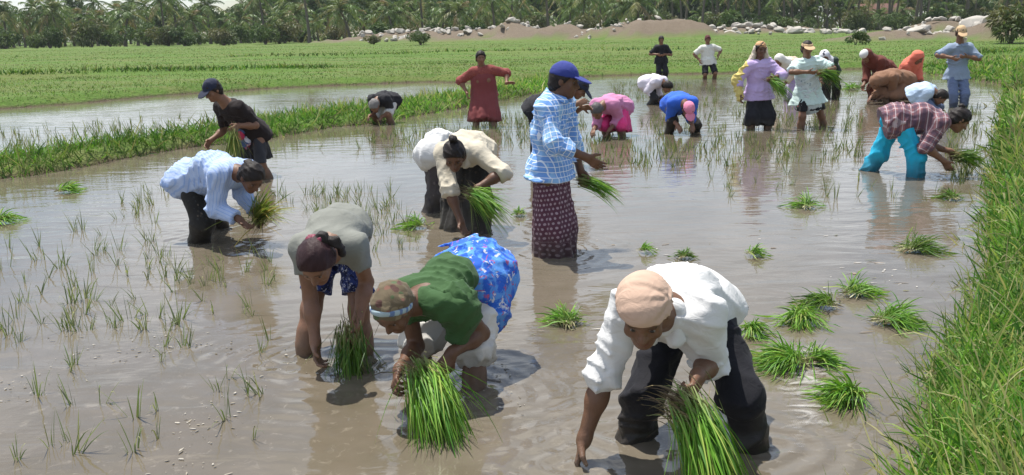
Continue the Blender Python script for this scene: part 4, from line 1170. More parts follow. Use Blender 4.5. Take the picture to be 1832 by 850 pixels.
FL = [
 (1008, 576, 40, 'green sheaf afloat left of the stooping man in the white shirt', 100, 0, 1.0),
 (1226, 462, 20, 'small sheaf afloat just above the back of the man in white', 60, 1, .7),
 (1357, 458, 22, 'small flat sheaf afloat right of the one above the white shirt', 20, 0, .6),
 (1440, 370, 32, 'lone sheaf afloat in open water left of the bent turquoise trousers', 80, 0, .8),
 (1656, 450, 46, 'dark green sheaf afloat near the grass bank below the checked shirt', 10, 1, 1.2),
 (1545, 527, 45, 'sheaf with a long trailing stem afloat in the middle of the right side', 20, 0, 1.0),
 (1455, 548, 42, 'dark sheaf afloat touching the top of a brighter one', 150, 1, 1.1),
 (1430, 582, 46, 'bright mounded sheaf afloat below the dark one it touches', 250, 0, 1.4),
 (1618, 580, 55, 'yellow green sheaf afloat nearest to the grass bank', 0, 0, 1.3),
 (1352, 602, 34, 'sheaf afloat close behind the right sleeve of the man in white', 280, 0, 1.0),
 (1385, 655, 62, 'largest flat sheaf afloat beside the right hip of the man in white', 170, 0, 1.7),
 (1478, 652, 44, 'sheaf afloat lying with its roots against the largest flat sheaf', 5, 0, 1.1),
 (1498, 720, 55, 'thick green sheaf afloat nearest to the camera on the right', 200, 0, 1.6),
 (1696, 356, 24, 'dark sheaf afloat below the hands of the checked shirt', 90, 1, .8),
 (1162, 453, 20, 'thin flat sheaf afloat left of the small one above the white shirt', 0, 0, .4),
 (930, 386, 16, 'small sheaf afloat between the top knot woman and the dotted lungi', 90, 0, .6),
 (735, 408, 30, 'ragged sheaf afloat left of the lungi of the top knot woman', 160, 0, .9),
 (130, 344, 26, 'flat pale sheaf afloat below the left grass bank', 10, 0, .6),
 (18, 399, 32, 'flat sheaf afloat at the far left edge of the picture', 350, 0, .8),
 (1522, 160, 18, 'small sheaf afloat among the far workers by the brown shawl', 90, 0, .8),
]
for i, (x, y, w_, lb, az, dk, dn) in enumerate(FL):
    float_sheaf(x, y, w_, lb, az, 100 + i, bool(dk), dn)
def palm_of(E, i): 
    a = E['arms'][i]; return a[2] + a[3] * .07 * E['s'] + a[4] * .025
pm = PEOPLE
held_sheaf(palm_of(pm['man'], 1) + V3(.0, -.045, -.035), 0, 0, 'thick sheaf with muddy roots hanging from the hand of the man in white', V3(.17, -.58, -.30), .30, 620, .20, .80, roots=V3(-.45, .1, .45), rlen=.13, seed=11, width=.0055, rad=.026)
held_sheaf(palm_of(pm['green'], 0) * .45 + palm_of(pm['green'], 1) * .55 + V3(0, -.05, .02), 0, 0, 'thick sheaf held low in both hands of the woman in green', V3(.22, -.55, -.05), .36, 520, .22, .85, roots=V3(-.3, .3, .1), rlen=.12, seed=12, width=.0055, rad=.034)
held_sheaf(palm_of(pm['tee'], 1), 0, 0, 'dark drooping sheaf in the hand of the woman in grey tee', V3(.02, -.2, -1), .27, 260, .26, .1, roots=V3(.0, .1, 1), rlen=.14, seed=13, width=.0055, cols=[tuple(q * .6 for q in c) for c in RC], rad=.03)
held_sheaf(palm_of(pm['beige'], 1), 0, 0, 'sheaf tucked under the arm of the woman with the top knot', V3(.75, -.5, -.25), .32, 240, .28, .35, seed=14, width=.006)
held_sheaf(palm_of(pm['cap'], 1), 0, 0, 'sheaf hanging sideways from the lowered hand of the standing woman in blue cap', V3(1, -.1, -.25), .27, 150, .16, .35, seed=15, width=.005)
held_sheaf(palm_of(pm['black'], 1), 0, 0, 'loose yellowish sheaf hanging from the hand of the woman in black tee', V3(.0, -.2, -1), .34, 170, .26, .1, seed=16, width=.007, cols=[(.16, .24, .04), (.26, .30, .07), (.10, .17, .03), (.32, .30, .10)])
held_sheaf(palm_of(pm['lilac'], 1), 0, 0, 'sheaf in the hand of the woman in lilac shirt', V3(.8, -.3, -.4), .36, 120, .30, .5, seed=17, width=.012)
held_sheaf(palm_of(pm['mint'], 1), 0, 0, 'dark sheaf held against the mint top', V3(.9, -.2, .05), .36, 150, .36, .5, seed=18, width=.012, cols=[tuple(q * .6 for q in c) for c in RC])
held_sheaf(palm_of(pm['blue'], 1), 0, 0, 'tangled yellow green sheaf at the hands of the pale blue shirt', V3(.35, -.2, .55), .38, 200, .34, .45, seed=19, width=.007, cols=[(.18, .24, .05), (.32, .28, .08), (.10, .17, .03), (.40, .30, .10)])
held_sheaf(palm_of(pm['check'], 1), 0, 0, 'dark sheaf in the hand of the person in the checked shirt', V3(.8, -.1, .1), .30, 150, .35, .5, seed=20, width=.009, cols=[tuple(q * .6 for q in c) for c in RC])

# planted seedlings: each its own object
SC_ = [(.18, .23, .09), (.13, .18, .07), (.27, .28, .13), (.12, .15, .09)]
sv = []
for i in range(9):
    r = np.random.default_rng(40 + i); n = int(r.integers(5, 10))
    d = np.c_[r.normal(0, .24, (n, 2)), np.ones(n)]; d[:, 0] += r.normal(0, .22)
    v, f, tv, k = blades(np.c_[r.normal(0, .012, (n, 2)), np.full(n, -.05)], d, r.uniform(.16, .36, n), r.uniform(.004, .0075, n), r.uniform(.02, .75, n), 4, i)
    sv.append(raw_mesh('rice_seedling', v, f, RICE, True, {'col': blade_cols(n, k, SC_, [.35, .3, .2, .15], i, tv, (.22, .22, .10))}))
def inpoly(poly, n, r):
    poly = np.array(poly, float); lo, hi = poly.min(0), poly.max(0); out = []
    while len(out) < n:
        p = r.uniform(lo, hi)
        if poly_sd([tuple(q) for q in poly], np.array([p[0]]), np.array([p[1]]))[0] > 0: out.append(p)
    return out
r = np.random.default_rng(5)
spots = []
spots += [(p, 1.0) for p in inpoly([(0, 440), (110, 400), (280, 430), (330, 520), (250, 600), (0, 600)], 62, r)]
spots += [(p, 1.0) for p in inpoly([(190, 350), (310, 330), (310, 400), (180, 390)], 18, r)]
spots += [(p, .9) for p in inpoly([(300, 450), (500, 450), (500, 560), (300, 590)], 34, r)]
spots += [(p, .9) for p in inpoly([(0, 600), (500, 570), (470, 800), (0, 840)], 30, r)]
spots += [(p, 1.0) for p in inpoly([(490, 350), (700, 335), (740, 420), (560, 390)], 66, r)]
spots += [(p, .9) for p in inpoly([(660, 400), (760, 380), (740, 470), (660, 450)], 14, r)]
spots += [(p, 1.0) for p in inpoly([(1250, 320), (1520, 300), (1720, 330), (1700, 370), (1260, 350)], 22, r)]
spots += [(p, 1.1) for p in inpoly([(560, 265), (760, 240), (940, 270), (700, 300)], 24, r)]
cnt_seed = 0
for p, sc_ in spots:
    g = G(*p)
    if land(np.array([g[0]]), np.array([g[1]]))[0][0] > -.05: continue
    o = add_obj('rice_seedling', sv[cnt_seed % 9], None, (g[0], g[1], 0)); cnt_seed += 1
    o.rotation_euler = (0, 0, r.uniform(0, 6.28)); q = sc_ * r.uniform(.6, 1.1); o.scale = (q, q, q)
    tag(o, 'thin upright rice seedling standing by itself in the shallow muddy water', 'seedling', 'rice seedlings planted one by one')
# farther rows read as one mass
pts = []
for poly, n in (([(1000, 250), (1300, 235), (1540, 230), (1540, 290), (1280, 300), (1010, 300)], 230), ([(640, 235), (930, 215), (1050, 240), (930, 262), (640, 262)], 150), ([(1250, 150), (1540, 150), (1540, 230), (1130, 235)], 280),
                ([(0, 235), (330, 205), (330, 245), (0, 268)], 60), ([(1690, 200), (1760, 190), (1740, 330), (1700, 330)], 90), ([(850, 205), (1040, 200), (1050, 235), (870, 222)], 80), ([(1090, 150), (1250, 145), (1200, 180), (1100, 180)], 120)):
    pts += [G(*p) for p in inpoly(poly, n, r)]
pts = np.array(pts); pts = pts[(land(pts[:, 0], pts[:, 1])[0] < -.05)]
nb = 5; B_ = np.repeat(pts, nb, 0) + np.c_[r.normal(0, .03, (len(pts) * nb, 2)), np.full(len(pts) * nb, -.03)]
n = len(B_); d = np.c_[r.normal(0, .22, (n, 2)), np.ones(n)]
v, f, tv, k = blades(B_, d, r.uniform(.10, .25, n), r.uniform(.007, .014, n), r.uniform(.05, .4, n), 3, 77)
tag(add_obj('rice_seedlings', raw_mesh('rice_seedlings', v, f, RICE, True, {'col': blade_cols(n, k, SC_, [.35, .3, .2, .15], 9, tv, (.2, .2, .1))})),
    'distant rows of thin rice seedlings standing in the water', 'seedlings', kind='stuff')

# ------------------------------------------------------------------ grass
GC = [(.14, .32, .045), (.20, .40, .06), (.07, .19, .030), (.27, .36, .10), (.38, .36, .18)]
def grass(name, label, x, y, hmin, hmax, width, lean, seed, segs=4, probs=(.36, .28, .2, .11, .05), droop=.55, tone=1.0):
    r = np.random.default_rng(seed); n = len(x)
    h = height(x, y)[0]
    cl = .5 + .5 * vnoise(x, y, 4.0, seed)
    L = (hmin + (hmax - hmin) * r.random(n) ** 1.6) * (.65 + .7 * cl)
    d = np.c_[r.normal(0, lean, (n, 2)), np.ones(n)]
    v, f, tv, k = blades(np.c_[x, y, h - .02], d, L, width * r.uniform(.6, 1.35, n), r.uniform(.05, 1, n) ** 1.5 * droop, segs, seed)
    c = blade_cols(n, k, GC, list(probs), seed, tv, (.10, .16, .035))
    c[:, :3] *= tone * np.repeat(.80 + .42 * vnoise(x, y, 1.3, seed + 2) + .18 * vnoise(x, y, .25, seed + 5), k)[:, None]
    tag(add_obj(name, raw_mesh(name, v, f, GRASS, True, {'col': np.clip(c, 0.01, 1)})), label, 'grass', kind='stuff')
r = np.random.default_rng(21)
# right bank: density falls off with distance
N = 240000
y_ = 1.9 + 26 * r.random(N) ** 2.6
x_ = r.uniform(0, 1, N); edge = np.interp(y_, [p[1] for p in RIGHT[1:12]][::-1], [p[0] for p in RIGHT[1:12]][::-1])
x_ = edge - .35 + x_ ** 1.3 * (1.6 + .33 * y_)
rr = land(x_, y_)[0]; k_ = (rr + .22 * vnoise(x_, y_, 2.4, 41) > -.10); x_, y_, rr = x_[k_], y_[k_], rr[k_]
wd = .0092 * np.clip(y_ / 5, .75, 3.4)
kk = r.random(len(x_)) < .42; x_, y_, wd, rr = x_[kk], y_[kk], wd[kk], rr[kk]
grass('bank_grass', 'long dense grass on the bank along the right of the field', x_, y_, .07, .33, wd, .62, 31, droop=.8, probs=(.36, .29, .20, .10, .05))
kk = r.random(len(x_)) < .02; grass('tall_grass', 'tall pale flowering grass stalks rising from the right bank', x_[kk], y_[kk], .30, .58, wd[kk] * .8, .6, 32, 5, (.2, .3, .1, .25, .15), .8)
# bank between the two flooded fields
N = 150000
lo = np.array([min(p[0] for p in MID), min(p[1] for p in MID)]); hi = np.array([max(p[0] for p in MID), max(p[1] for p in MID)])
x_ = r.uniform(max(lo[0], -9), hi[0], N); y_ = r.uniform(lo[1], hi[1], N)
mm = poly_sd(MID, x_, y_) + vnoise(x_, y_, 2.2, 15) * .15; k_ = (mm > -.12) & (np.abs(x_) < .75 * y_ + 2) & (r.random(N) < np.clip(9.0 / y_, .25, 1)); x_, y_ = x_[k_], y_[k_]
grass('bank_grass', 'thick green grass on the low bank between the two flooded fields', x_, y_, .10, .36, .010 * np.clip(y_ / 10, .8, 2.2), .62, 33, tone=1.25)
# far field: tufts, denser at its front edge
N = 760000
y_ = 13 + 90 * r.random(N) ** 2.0; x_ = r.uniform(-.75, .75, N) * (y_ + 4)
ff = poly_sd(FAR, x_, y_); hm = height(x_, y_)
k_ = (ff > -.1) & (hm[1] < .25) & (r.random(N) < np.where(ff < 14, .95, .42)); x_, y_, ff = x_[k_], y_[k_], ff[k_]
k_ = r.random(len(x_)) < np.clip(.35 + .8 * (.5 + .5 * vnoise(x_, y_ * 2.2, .8, 17)), 0, 1); x_, y_ = x_[k_], y_[k_]
rd = ridge_at(x_, y_) > .5; sel = rd & (r.random(len(x_)) < .9)
grass('ridge_grass', 'taller tufted grass along the low ridges of the far field', x_[sel], y_[sel], .12, .34, .018 * np.clip(y_[sel] / 16, 1, 4), .5, 35, 3, (.25, .2, .35, .15, .05), tone=.75)
x_, y_ = x_[~rd], y_[~rd]
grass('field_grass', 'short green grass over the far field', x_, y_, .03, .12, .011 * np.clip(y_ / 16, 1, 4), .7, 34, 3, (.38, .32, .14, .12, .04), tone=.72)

# scum, straw and a pale film afloat
def flakes(name, label, pts, smin, smax, cols, seed, elong=2.0, azim=None):
    r = np.random.default_rng(seed); n = len(pts); m_ = 7
    a = np.linspace(0, 2 * PI, m_, endpoint=False)[None] + r.uniform(-.3, .3, (n, m_))
    rad = r.uniform(.45, 1.0, (n, m_)) * (smin + (smax - smin) * r.random(n) ** 2.5)[:, None]
    e = r.uniform(1, elong, (n, 1)); th = r.uniform(0, PI, (n, 1)) if azim is None else r.normal(azim, .45, (n, 1))
    lx, ly = np.cos(a) * rad * e, np.sin(a) * rad / np.sqrt(e)
    x = pts[:, :1] + lx * np.cos(th) - ly * np.sin(th); y = pts[:, 1:2] + lx * np.sin(th) + ly * np.cos(th)
    zz = np.full((n, m_), .003) + r.uniform(0, .002, (n, m_))
    ring = np.stack([x, y, zz], -1); top = np.concatenate([pts[:, :2], np.full((n, 1), .0055)], 1)[:, None] + r.normal(0, .001, (n, 1, 3)) * (0, 0, 1)
    v = np.concatenate([ring, top], 1).reshape(-1, 3); off = (np.arange(n) * (m_ + 1))[:, None]
    f = np.concatenate([np.concatenate([off + i, off + (i + 1) % m_, off + m_], 1) for i in range(m_)])
    tag(add_obj(name, raw_mesh(name, v, f, FLK, True, {'col': blade_cols(n, m_ + 1, cols, [1 / len(cols)] * len(cols), seed)})), label, 'debris', kind='stuff')
t = NT('afloat'); t.base(t.attr('col').outputs['Color'], .6, .4); FLK = t.m
r = np.random.default_rng(61)
def clustered(poly, n, thr, sc, seed):
    c = np.array([G(*p) for p in inpoly(poly, n, r)])
    return c[(vnoise(c[:, 0], c[:, 1], sc, seed) + r.normal(0, .15, len(c))) > thr]
a_ = clustered([(0, 640), (520, 600), (900, 640), (1000, 850), (0, 850)], 2000, .34, 5.0, 3)
b_ = clustered([(0, 560), (480, 560), (500, 700), (0, 720)], 500, .2, 4.0, 4)
flakes('floating_scum', 'pale flecks of scum and straw afloat in the shallow water', np.concatenate([a_, b_]), .002, .010, [(.24, .21, .16), (.18, .155, .115), (.32, .29, .24), (.12, .10, .07)], 62, 2.4)
def pale_film(name, label, poly, scale, lo, hi, col, seed, sx=1.0, sy=1.0):
    """thin uneven film on the water: a sheet with holes, denser towards its middle"""
    pw = [tuple(G(*p)[:2]) for p in poly]; A = np.array(pw); l_, h_ = A.min(0), A.max(0)
    gx = np.linspace(l_[0], h_[0], 60); gy = np.linspace(l_[1], h_[1], 60); X_, Y_ = np.meshgrid(gx, gy, indexing='ij')
    e = smooth(-.02, .22, poly_sd(pw, X_, Y_)); ii = np.arange(3600).reshape(60, 60)
    q = np.stack([ii[:-1, :-1], ii[1:, :-1], ii[1:, 1:], ii[:-1, 1:]], -1).reshape(-1, 4); q = q[e.ravel()[q].max(1) > 0]
    used = np.unique(q); mp = np.full(3600, -1); mp[used] = np.arange(len(used))
    t = NT(name); o = t.obj(); t.base(col, .7, .3)
    n_ = t.noise(t.scalev(o, sx, sy, 1), scale, 6, .62, 1.8)
    f = t.math('MULTIPLY_ADD', t.attr('edge').outputs['Fac'], .32, n_.outputs[0])
    k = t.ramp(f, [(lo, 0.0), (hi, .6)]); t.set(t.b.inputs['Alpha'], k)
    v = np.stack([X_.ravel(), Y_.ravel(), np.full(3600, .006 + seed * .001)], -1)[used]
    tag(add_obj(name, raw_mesh(name, v, mp[q], t.m, True, {'edge': e.ravel()[used]})), label, 'water_film', kind='stuff')
pale_film('water_film', 'pale uneven film on the water beside the right leg of the man in white', [(1350, 640), (1420, 600), (1530, 610), (1560, 700), (1520, 790), (1460, 838), (1380, 830), (1340, 760)], 7.0, .74, 1.0, (.56, .54, .51), 1, .7, 1.5)  # pale broken film by the leg, thickest in its middle
c_ = clustered([(900, 430), (1700, 400), (1680, 600), (900, 600)], 420, .3, 3.0, 8)
flakes('floating_straw', 'scattered dark straw and flecks afloat in the open water', c_, .004, .02, [(.20, .15, .10), (.50, .46, .40), (.16, .15, .07)], 64, 4.5, 0.2)
# ------------------------------------------------------------------ trees, rubble and a house beyond the field
PALMLEAF = leaf_mat('palm_leaf', .25, .45)
CROWN = leaf_mat('tree_leaf', .25, .6)
t = NT('palm_bark'); o = t.obj()
wv = t.n('ShaderNodeTexWave', {'Vector': o, 'Scale': 2.2, 'Distortion': 2.0, 'Detail': 2.0}, bands_direction='Z')
t.base(t.mix(wv.outputs[0], (.10, .085, .07), (.20, .175, .15)), .9, .2); t.bump(wv.outputs[0], .5, .03); BARK = t.m
def tube(pts, rad, sides=8):
    pts = np.asarray(pts, float); n = len(pts); v = []
    for i in range(n):
        d = nrm(pts[min(i + 1, n - 1)] - pts[max(i - 1, 0)]); s_ = nrm(np.cross(d, V3(.31, .9, .17))); u_ = np.cross(s_, d)
        for k in range(sides):
            a = 2 * PI * k / sides; v.append(pts[i] + (s_ * math.cos(a) + u_ * math.sin(a)) * rad[i])
    q = [(i * sides + k, i * sides + (k + 1) % sides, (i + 1) * sides + (k + 1) % sides, (i + 1) * sides + k) for i in range(n - 1) for k in range(sides)]
    return np.array(v), np.array(q)
PC = [(.12, .185, .055), (.17, .22, .07), (.07, .12, .04), (.24, .24, .10), (.26, .20, .11)]
def palm_crown(seed, nf, fl):
    r = np.random.default_rng(seed); B_, D_, L_, W_, DR, CO = [], [], [], [], [], []
    rv, rq = [], []
    for i in range(nf):
        az = i * 2.4 + r.normal(0, .2); q = i / nf
        el = math.radians(82 - 118 * q + r.normal(0, 7)); ln = fl * r.uniform(.82, 1.1) * (1.0 if q > .12 else .75)
        dr = .35 + .35 * math.cos(el) * r.uniform(.8, 1.3)
        tt = np.linspace(0, 1, 24)
        h_ = V3(math.cos(az) * math.cos(el), math.sin(az) * math.cos(el), math.sin(el))
        p = h_[None] * (ln * tt)[:, None]; p[:, 2] -= dr * ln * tt ** 2
        sx = V3(-math.sin(az), math.cos(az), 0)
        c = np.array(PC[r.choice(5, p=[.4, .3, .15, .12, .03])] if q < .8 else PC[r.choice([0, 3, 4])]) * r.uniform(.8, 1.2)
        tang = np.gradient(p, axis=0); tang /= np.linalg.norm(tang, axis=1, keepdims=True)
        for sgn in (-1, 1):
            for j in range(3, 24):
                w_ = .95 * math.sin(PI * min(1, (tt[j] * .93 + .07))) ** .6 * fl * .24 + .1
                d = sx * sgn * .85 + tang[j] * .75 + V3(0, 0, -.25) + r.normal(0, .08, 3)
                B_.append(p[j]); D_.append(d); L_.append(w_); W_.append(.085); DR.append(.35 * r.uniform(.5, 1.4)); CO.append(c * r.uniform(.85, 1.15))
        v, qd = tube(p[::3], np.linspace(.045, .012, len(p[::3])), 4)
        rq.append(qd + sum(len(x) for x in rv)); rv.append(v)
    v, f, tv, k = blades(np.array(B_), np.array(D_), np.array(L_), np.array(W_), np.array(DR), 3, seed)
    col = np.repeat(np.array(CO), k, 0)
    nv = len(v); rv = np.concatenate(rv); rc = np.tile((.13, .14, .05), (len(rv), 1))
    return np.concatenate([v, rv]), [f[0], f[1], np.concatenate(rq) + nv], np.concatenate([col, rc])
PALMS = []
for i in range(7):
    v, f, c = palm_crown(200 + i, 20 + i % 3 * 2, 3.3 + .25 * (i % 3))
    cm = raw_mesh('crown', v, f, PALMLEAF, True, {'col': np.c_[c, np.ones(len(c))]})
    r = np.random.default_rng(300 + i); H_ = [2.6, 4.2, 5.6, 7.0, 8.6, 10.5, 3.4][i]; lx, ly = r.normal(0, .6, 2)
    tt = np.linspace(0, 1, 9)
    pts = np.c_[lx * tt ** 2, ly * tt ** 2, H_ * tt - .3]
    v, q = tube(pts, .20 - .08 * tt + .12 * np.exp(-tt * 9))
    PALMS.append((raw_mesh('trunk', v, q, BARK), cm, (lx, ly, H_ - .35), H_))
def hgt(x, y): return float(height(np.array([x]), np.array([y]))[0][0])
def palm(px, Y, kind, sc, rot):
    b = P(px, 60, Y); zt = hgt(b[0], Y)
    o = empty('coconut_palm', (b[0], Y, zt)); tag(o, 'coconut palm with arching feathery fronds in the grove behind the field', 'palm tree', 'coconut palms of the grove')
    tr, cr, top, H_ = PALMS[kind]
    add_obj('trunk', tr, o); add_obj('crown', cr, o, top)
    o.scale = (sc,) * 3; o.rotation_euler = (0, 0, rot)
r = np.random.default_rng(8)
for px_, Y_, k_ in ((1548, 140, 4), (1566, 148, 0), (1590, 136, 5), (1604, 146, 6)): palm(px_, Y_, k_, 1.0, px_)
for i in range(150):
    px = -160 + 2150 * (i + r.uniform(-.4, .4)) / 150
    if px < 470: Y = r.uniform(128, 165); kind = r.choice([1, 2, 3, 6], p=[.25, .35, .2, .2])
    elif px < 1150: Y = r.uniform(120, 160); kind = r.choice([0, 1, 2, 3, 4, 6], p=[.2, .22, .2, .15, .1, .13])
    else: Y = r.uniform(122, 160); kind = r.choice([0, 3, 4, 5, 6], p=[.2, .2, .25, .25, .1])
    palm(px, Y, kind, r.uniform(.85, 1.2), r.uniform(0, 6.28))
# broadleaf trees and shrubs: leaves spread through lobes
def crown_mesh(seed, n, R, H_, leaf, cols, lobes=9, flat=.75):
    r = np.random.default_rng(seed)
    lc = np.c_[r.normal(0, .42, (lobes, 2)) * R, r.uniform(.25, .85, lobes) * H_]; lr = r.uniform(.3, .55, lobes) * R
    k = r.integers(0, lobes, n); d = r.normal(size=(n, 3)); d /= np.linalg.norm(d, axis=1, keepdims=True)
    p = lc[k] + d * (lr[k] * r.uniform(.55, 1.08, n) ** .6)[:, None] * (1, 1, flat)
    p[:, 2] = np.abs(p[:, 2])
    dd = d + r.normal(0, .6, (n, 3)) + (0, 0, -.25)
    v, f, tv, kk = blades(p, dd, leaf * r.uniform(.6, 1.4, n), leaf * .55 * r.uniform(.6, 1.3, n), r.uniform(0, .5, n), 2, seed)
    lobcol = np.array(cols)[r.integers(0, len(cols), lobes)]
    c = lobcol[k] * r.uniform(.7, 1.3, (n, 1))
    return v, f, np.c_[np.repeat(c, kk, 0), np.ones(n * kk)]
BC = [(.060, .100, .032), (.08, .125, .038), (.05, .085, .032), (.10, .135, .05)]
TREES = []
for i in range(5):
    v, f, c = crown_mesh(400 + i, 2600, 2.6 + .3 * i, 4.2 + .5 * i, .42, BC); v[:, 2] += 1.5
    q = [tube([(0, 0, -.3), (.1, .05, 1.2), (.05, .2, 3.2)], [.24, .19, .09])]
    for j in range(5):
        a = j * 1.26 + i; q.append(tube([(.08, .1, 1.3), (math.cos(a) * .7, math.sin(a) * .7, 2.4), (math.cos(a) * 1.5, math.sin(a) * 1.5, 3.4)], [.10, .07, .03], 5))
    off = 0; tv_, tq_ = [], []
    for a, b in q: tv_.append(a); tq_.append(b + off); off += len(a)
    TREES.append((raw_mesh('crown', v, f, CROWN, True, {'col': c}), raw_mesh('trunk', np.concatenate(tv_), np.concatenate(tq_), BARK)))
SHR = []
for i in range(5):
    v, f, c = crown_mesh(500 + i, 1500, 1.5, 1.9, .26, [[(.075, .12, .035), (.10, .14, .045), (.06, .10, .03)], [(.12, .12, .05), (.10, .13, .05)], [(.06, .11, .03), (.085, .13, .035)]][i % 3], 7)
    q = [tube([(0, 0, -.2), (math.cos(a) * .25, math.sin(a) * .25, .5), (math.cos(a) * .6, math.sin(a) * .6, 1.1)], [.05, .04, .015], 5) for a in (0, 1.3, 2.5, 3.9, 5.1)]
    off = 0; tv_, tq_ = [], []
    for a, b in q: tv_.append(a); tq_.append(b + off); off += len(a)
    SHR.append((raw_mesh('foliage', v, f, CROWN, True, {'col': c}), raw_mesh('stems', np.concatenate(tv_), np.concatenate(tq_), BARK)))
def plant(name, set_, px, Y, sc, rot, label, cat, group, names):
    b = P(px, 60, Y); o = empty(name, (b[0], Y, hgt(b[0], Y))); tag(o, label, cat, group)
    add_obj(names[0], set_[0], o); add_obj(names[1], set_[1], o)
    o.scale = (sc, sc, sc * r.uniform(.8, 1.1)); o.rotation_euler = (0, 0, rot)
for i in range(64):
    px = -160 + 2150 * (i + r.uniform(-.5, .5)) / 64
    hi_ = 1.0 if px < 450 else 1.35
    plant('broadleaf_tree', TREES[i % 5], px, r.uniform(160, 184), r.uniform(.9, 1.3) * hi_, r.uniform(0, 6), 'dark broadleaf tree standing among the palms behind the field', 'tree', 'broadleaf trees among the palms', ('crown', 'trunk'))
for i in range(46):
    px = -120 + 2080 * (i + r.uniform(-.5, .5)) / 46
    if px < 580: Y, sc_ = r.uniform(118, 132), r.uniform(1.1, 2.1)
    else: Y, sc_ = r.uniform(119, 126), r.uniform(.9, 1.6)
    plant('shrub', SHR[i % 5], px, Y, sc_, r.uniform(0, 6), 'dense green shrub growing along the foot of the palm grove', 'shrub', 'shrubs at the foot of the palm grove', ('foliage', 'stems'))
plant('shrub', SHR[1], 1810, 46, 1.0, 1, 'dark green shrub at the right edge before the pale heap', 'shrub', None, ('foliage', 'stems'))
plant('shrub', SHR[2], 1532, 52, .42, 2, 'low wispy shrub in the grass behind the maroon hood', 'shrub', None, ('foliage', 'stems'))
plant('shrub', SHR[3], 752, 88, .75, 3, 'dark low shrub before the left end of the rubble', 'shrub', None, ('foliage', 'stems'))
plant('shrub', SHR[4], 668, 96, .6, 4, 'small shrub farthest left along the rubble', 'shrub', None, ('foliage', 'stems'))
v, f, c = crown_mesh(600, 26000, 1, 1, .9, BC, 4)
rr_ = np.random.default_rng(9); n = 26000
px_ = rr_.uniform(-230, 260, n); Yw = rr_.uniform(195, 222, n); ht = rr_.random(n) ** .8 * np.where(px_ < -60, 8.5, 12) * (.85 + .2 * vnoise(px_, Yw, .12, 5))
bp = np.c_[px_, Yw, ht]; v, f, tv, kk = blades(bp, rr_.normal(size=(n, 3)) - (0, 0, .3), rr_.uniform(.7, 1.6, n), rr_.uniform(.4, .9, n), rr_.uniform(0, .4, n), 2, 9)
c = blade_cols(n, kk, BC, [.3, .25, .3, .15], 10)
tag(add_obj('woodland', raw_mesh('woodland', v, f, CROWN, True, {'col': c})), 'dark mass of far woodland behind the palms', 'woodland', kind='stuff')

# pale rubble stones along the mud ridge
t = NT('rubble_stone'); o = t.obj(); nz = t.noise(o, 2.5, 5, .6)
t.base(t.mix(nz.outputs[0], (.30, .27, .225), (.56, .53, .48)), .9, .2); t.bump(nz.outputs[0], .6, .05); STONE = t.m
import bmesh
STN = []
for i in range(8):
    rr_ = np.random.default_rng(700 + i); bm = bmesh.new()
    for q in range(18):
        d = nrm(rr_.normal(size=3)); bm.verts.new(tuple(d * (.5, .36, .30) * rr_.uniform(.75, 1.1)))
    h_ = bmesh.ops.convex_hull(bm, input=bm.verts[:]); bmesh.ops.delete(bm, geom=[g for g in h_['geom_interior'] if isinstance(g, bmesh.types.BMVert)], context='VERTS')
    bmesh.ops.bevel(bm, geom=bm.edges[:], offset=.03, segments=1, affect='EDGES')
    me = bpy.data.meshes.new('stone'); bm.to_mesh(me); bm.free(); me.materials.append(STONE); STN.append(me)
def stones(n, x0, x1, Y0, Y1, smin, smax):
    for i in range(n):
        b = P(r.uniform(x0, x1), 60, r.uniform(Y0, Y1)); s_ = r.uniform(smin, smax)
        o = add_obj('stone', STN[int(r.integers(8))], None, (b[0], b[1], hgt(b[0], b[1]) + .16 * s_))
        o.rotation_euler = (r.uniform(-.4, .4), r.uniform(-.4, .4), r.uniform(0, 6)); o.scale = (s_ * r.uniform(.8, 1.5), s_, s_)
        tag(o, 'pale broken stone lying in the rubble along the mud ridge', 'stone', 'pale rubble stones along the mud ridge')
stones(58, 635, 830, 102, 110, .4, 1.5); stones(50, 800, 1010, 101, 107, .4, 1.3); stones(30, 1010, 1180, 95, 101, .3, 1.0); stones(78, 1250, 1450, 106, 116, .6, 1.8)
stones(16, 1040, 1130, 94, 99, .4, 1.0); stones(30, 1550, 1690, 59, 66, .3, .9); stones(26, 1690, 1850, 60, 67, .4, 1.1); stones(16, 1470, 1560, 100, 112, .6, 1.5)
for (x, y_, s_, lb) in ((1738, 64, 3.4, 'big pale boulder heaped behind the man in the tan cap'), (1772, 66, 2.6, 'smaller boulder leaning on the big pale one near the right edge'), (1640, 62, 2.4, 'grey boulder on the red earth left of the man in the tan cap'), (1828, 68, 3.0, 'pale boulder at the very right edge behind the shrub')):
    b = P(x, 60, y_); o = add_obj('boulder', STN[int(r.integers(8))], None, (b[0], b[1], hgt(b[0], b[1]) + .2)); o.scale = (s_ * 1.3, s_, s_ * .75); o.rotation_euler = (0, 0, r.uniform(0, 6)); tag(o, lb, 'boulder')
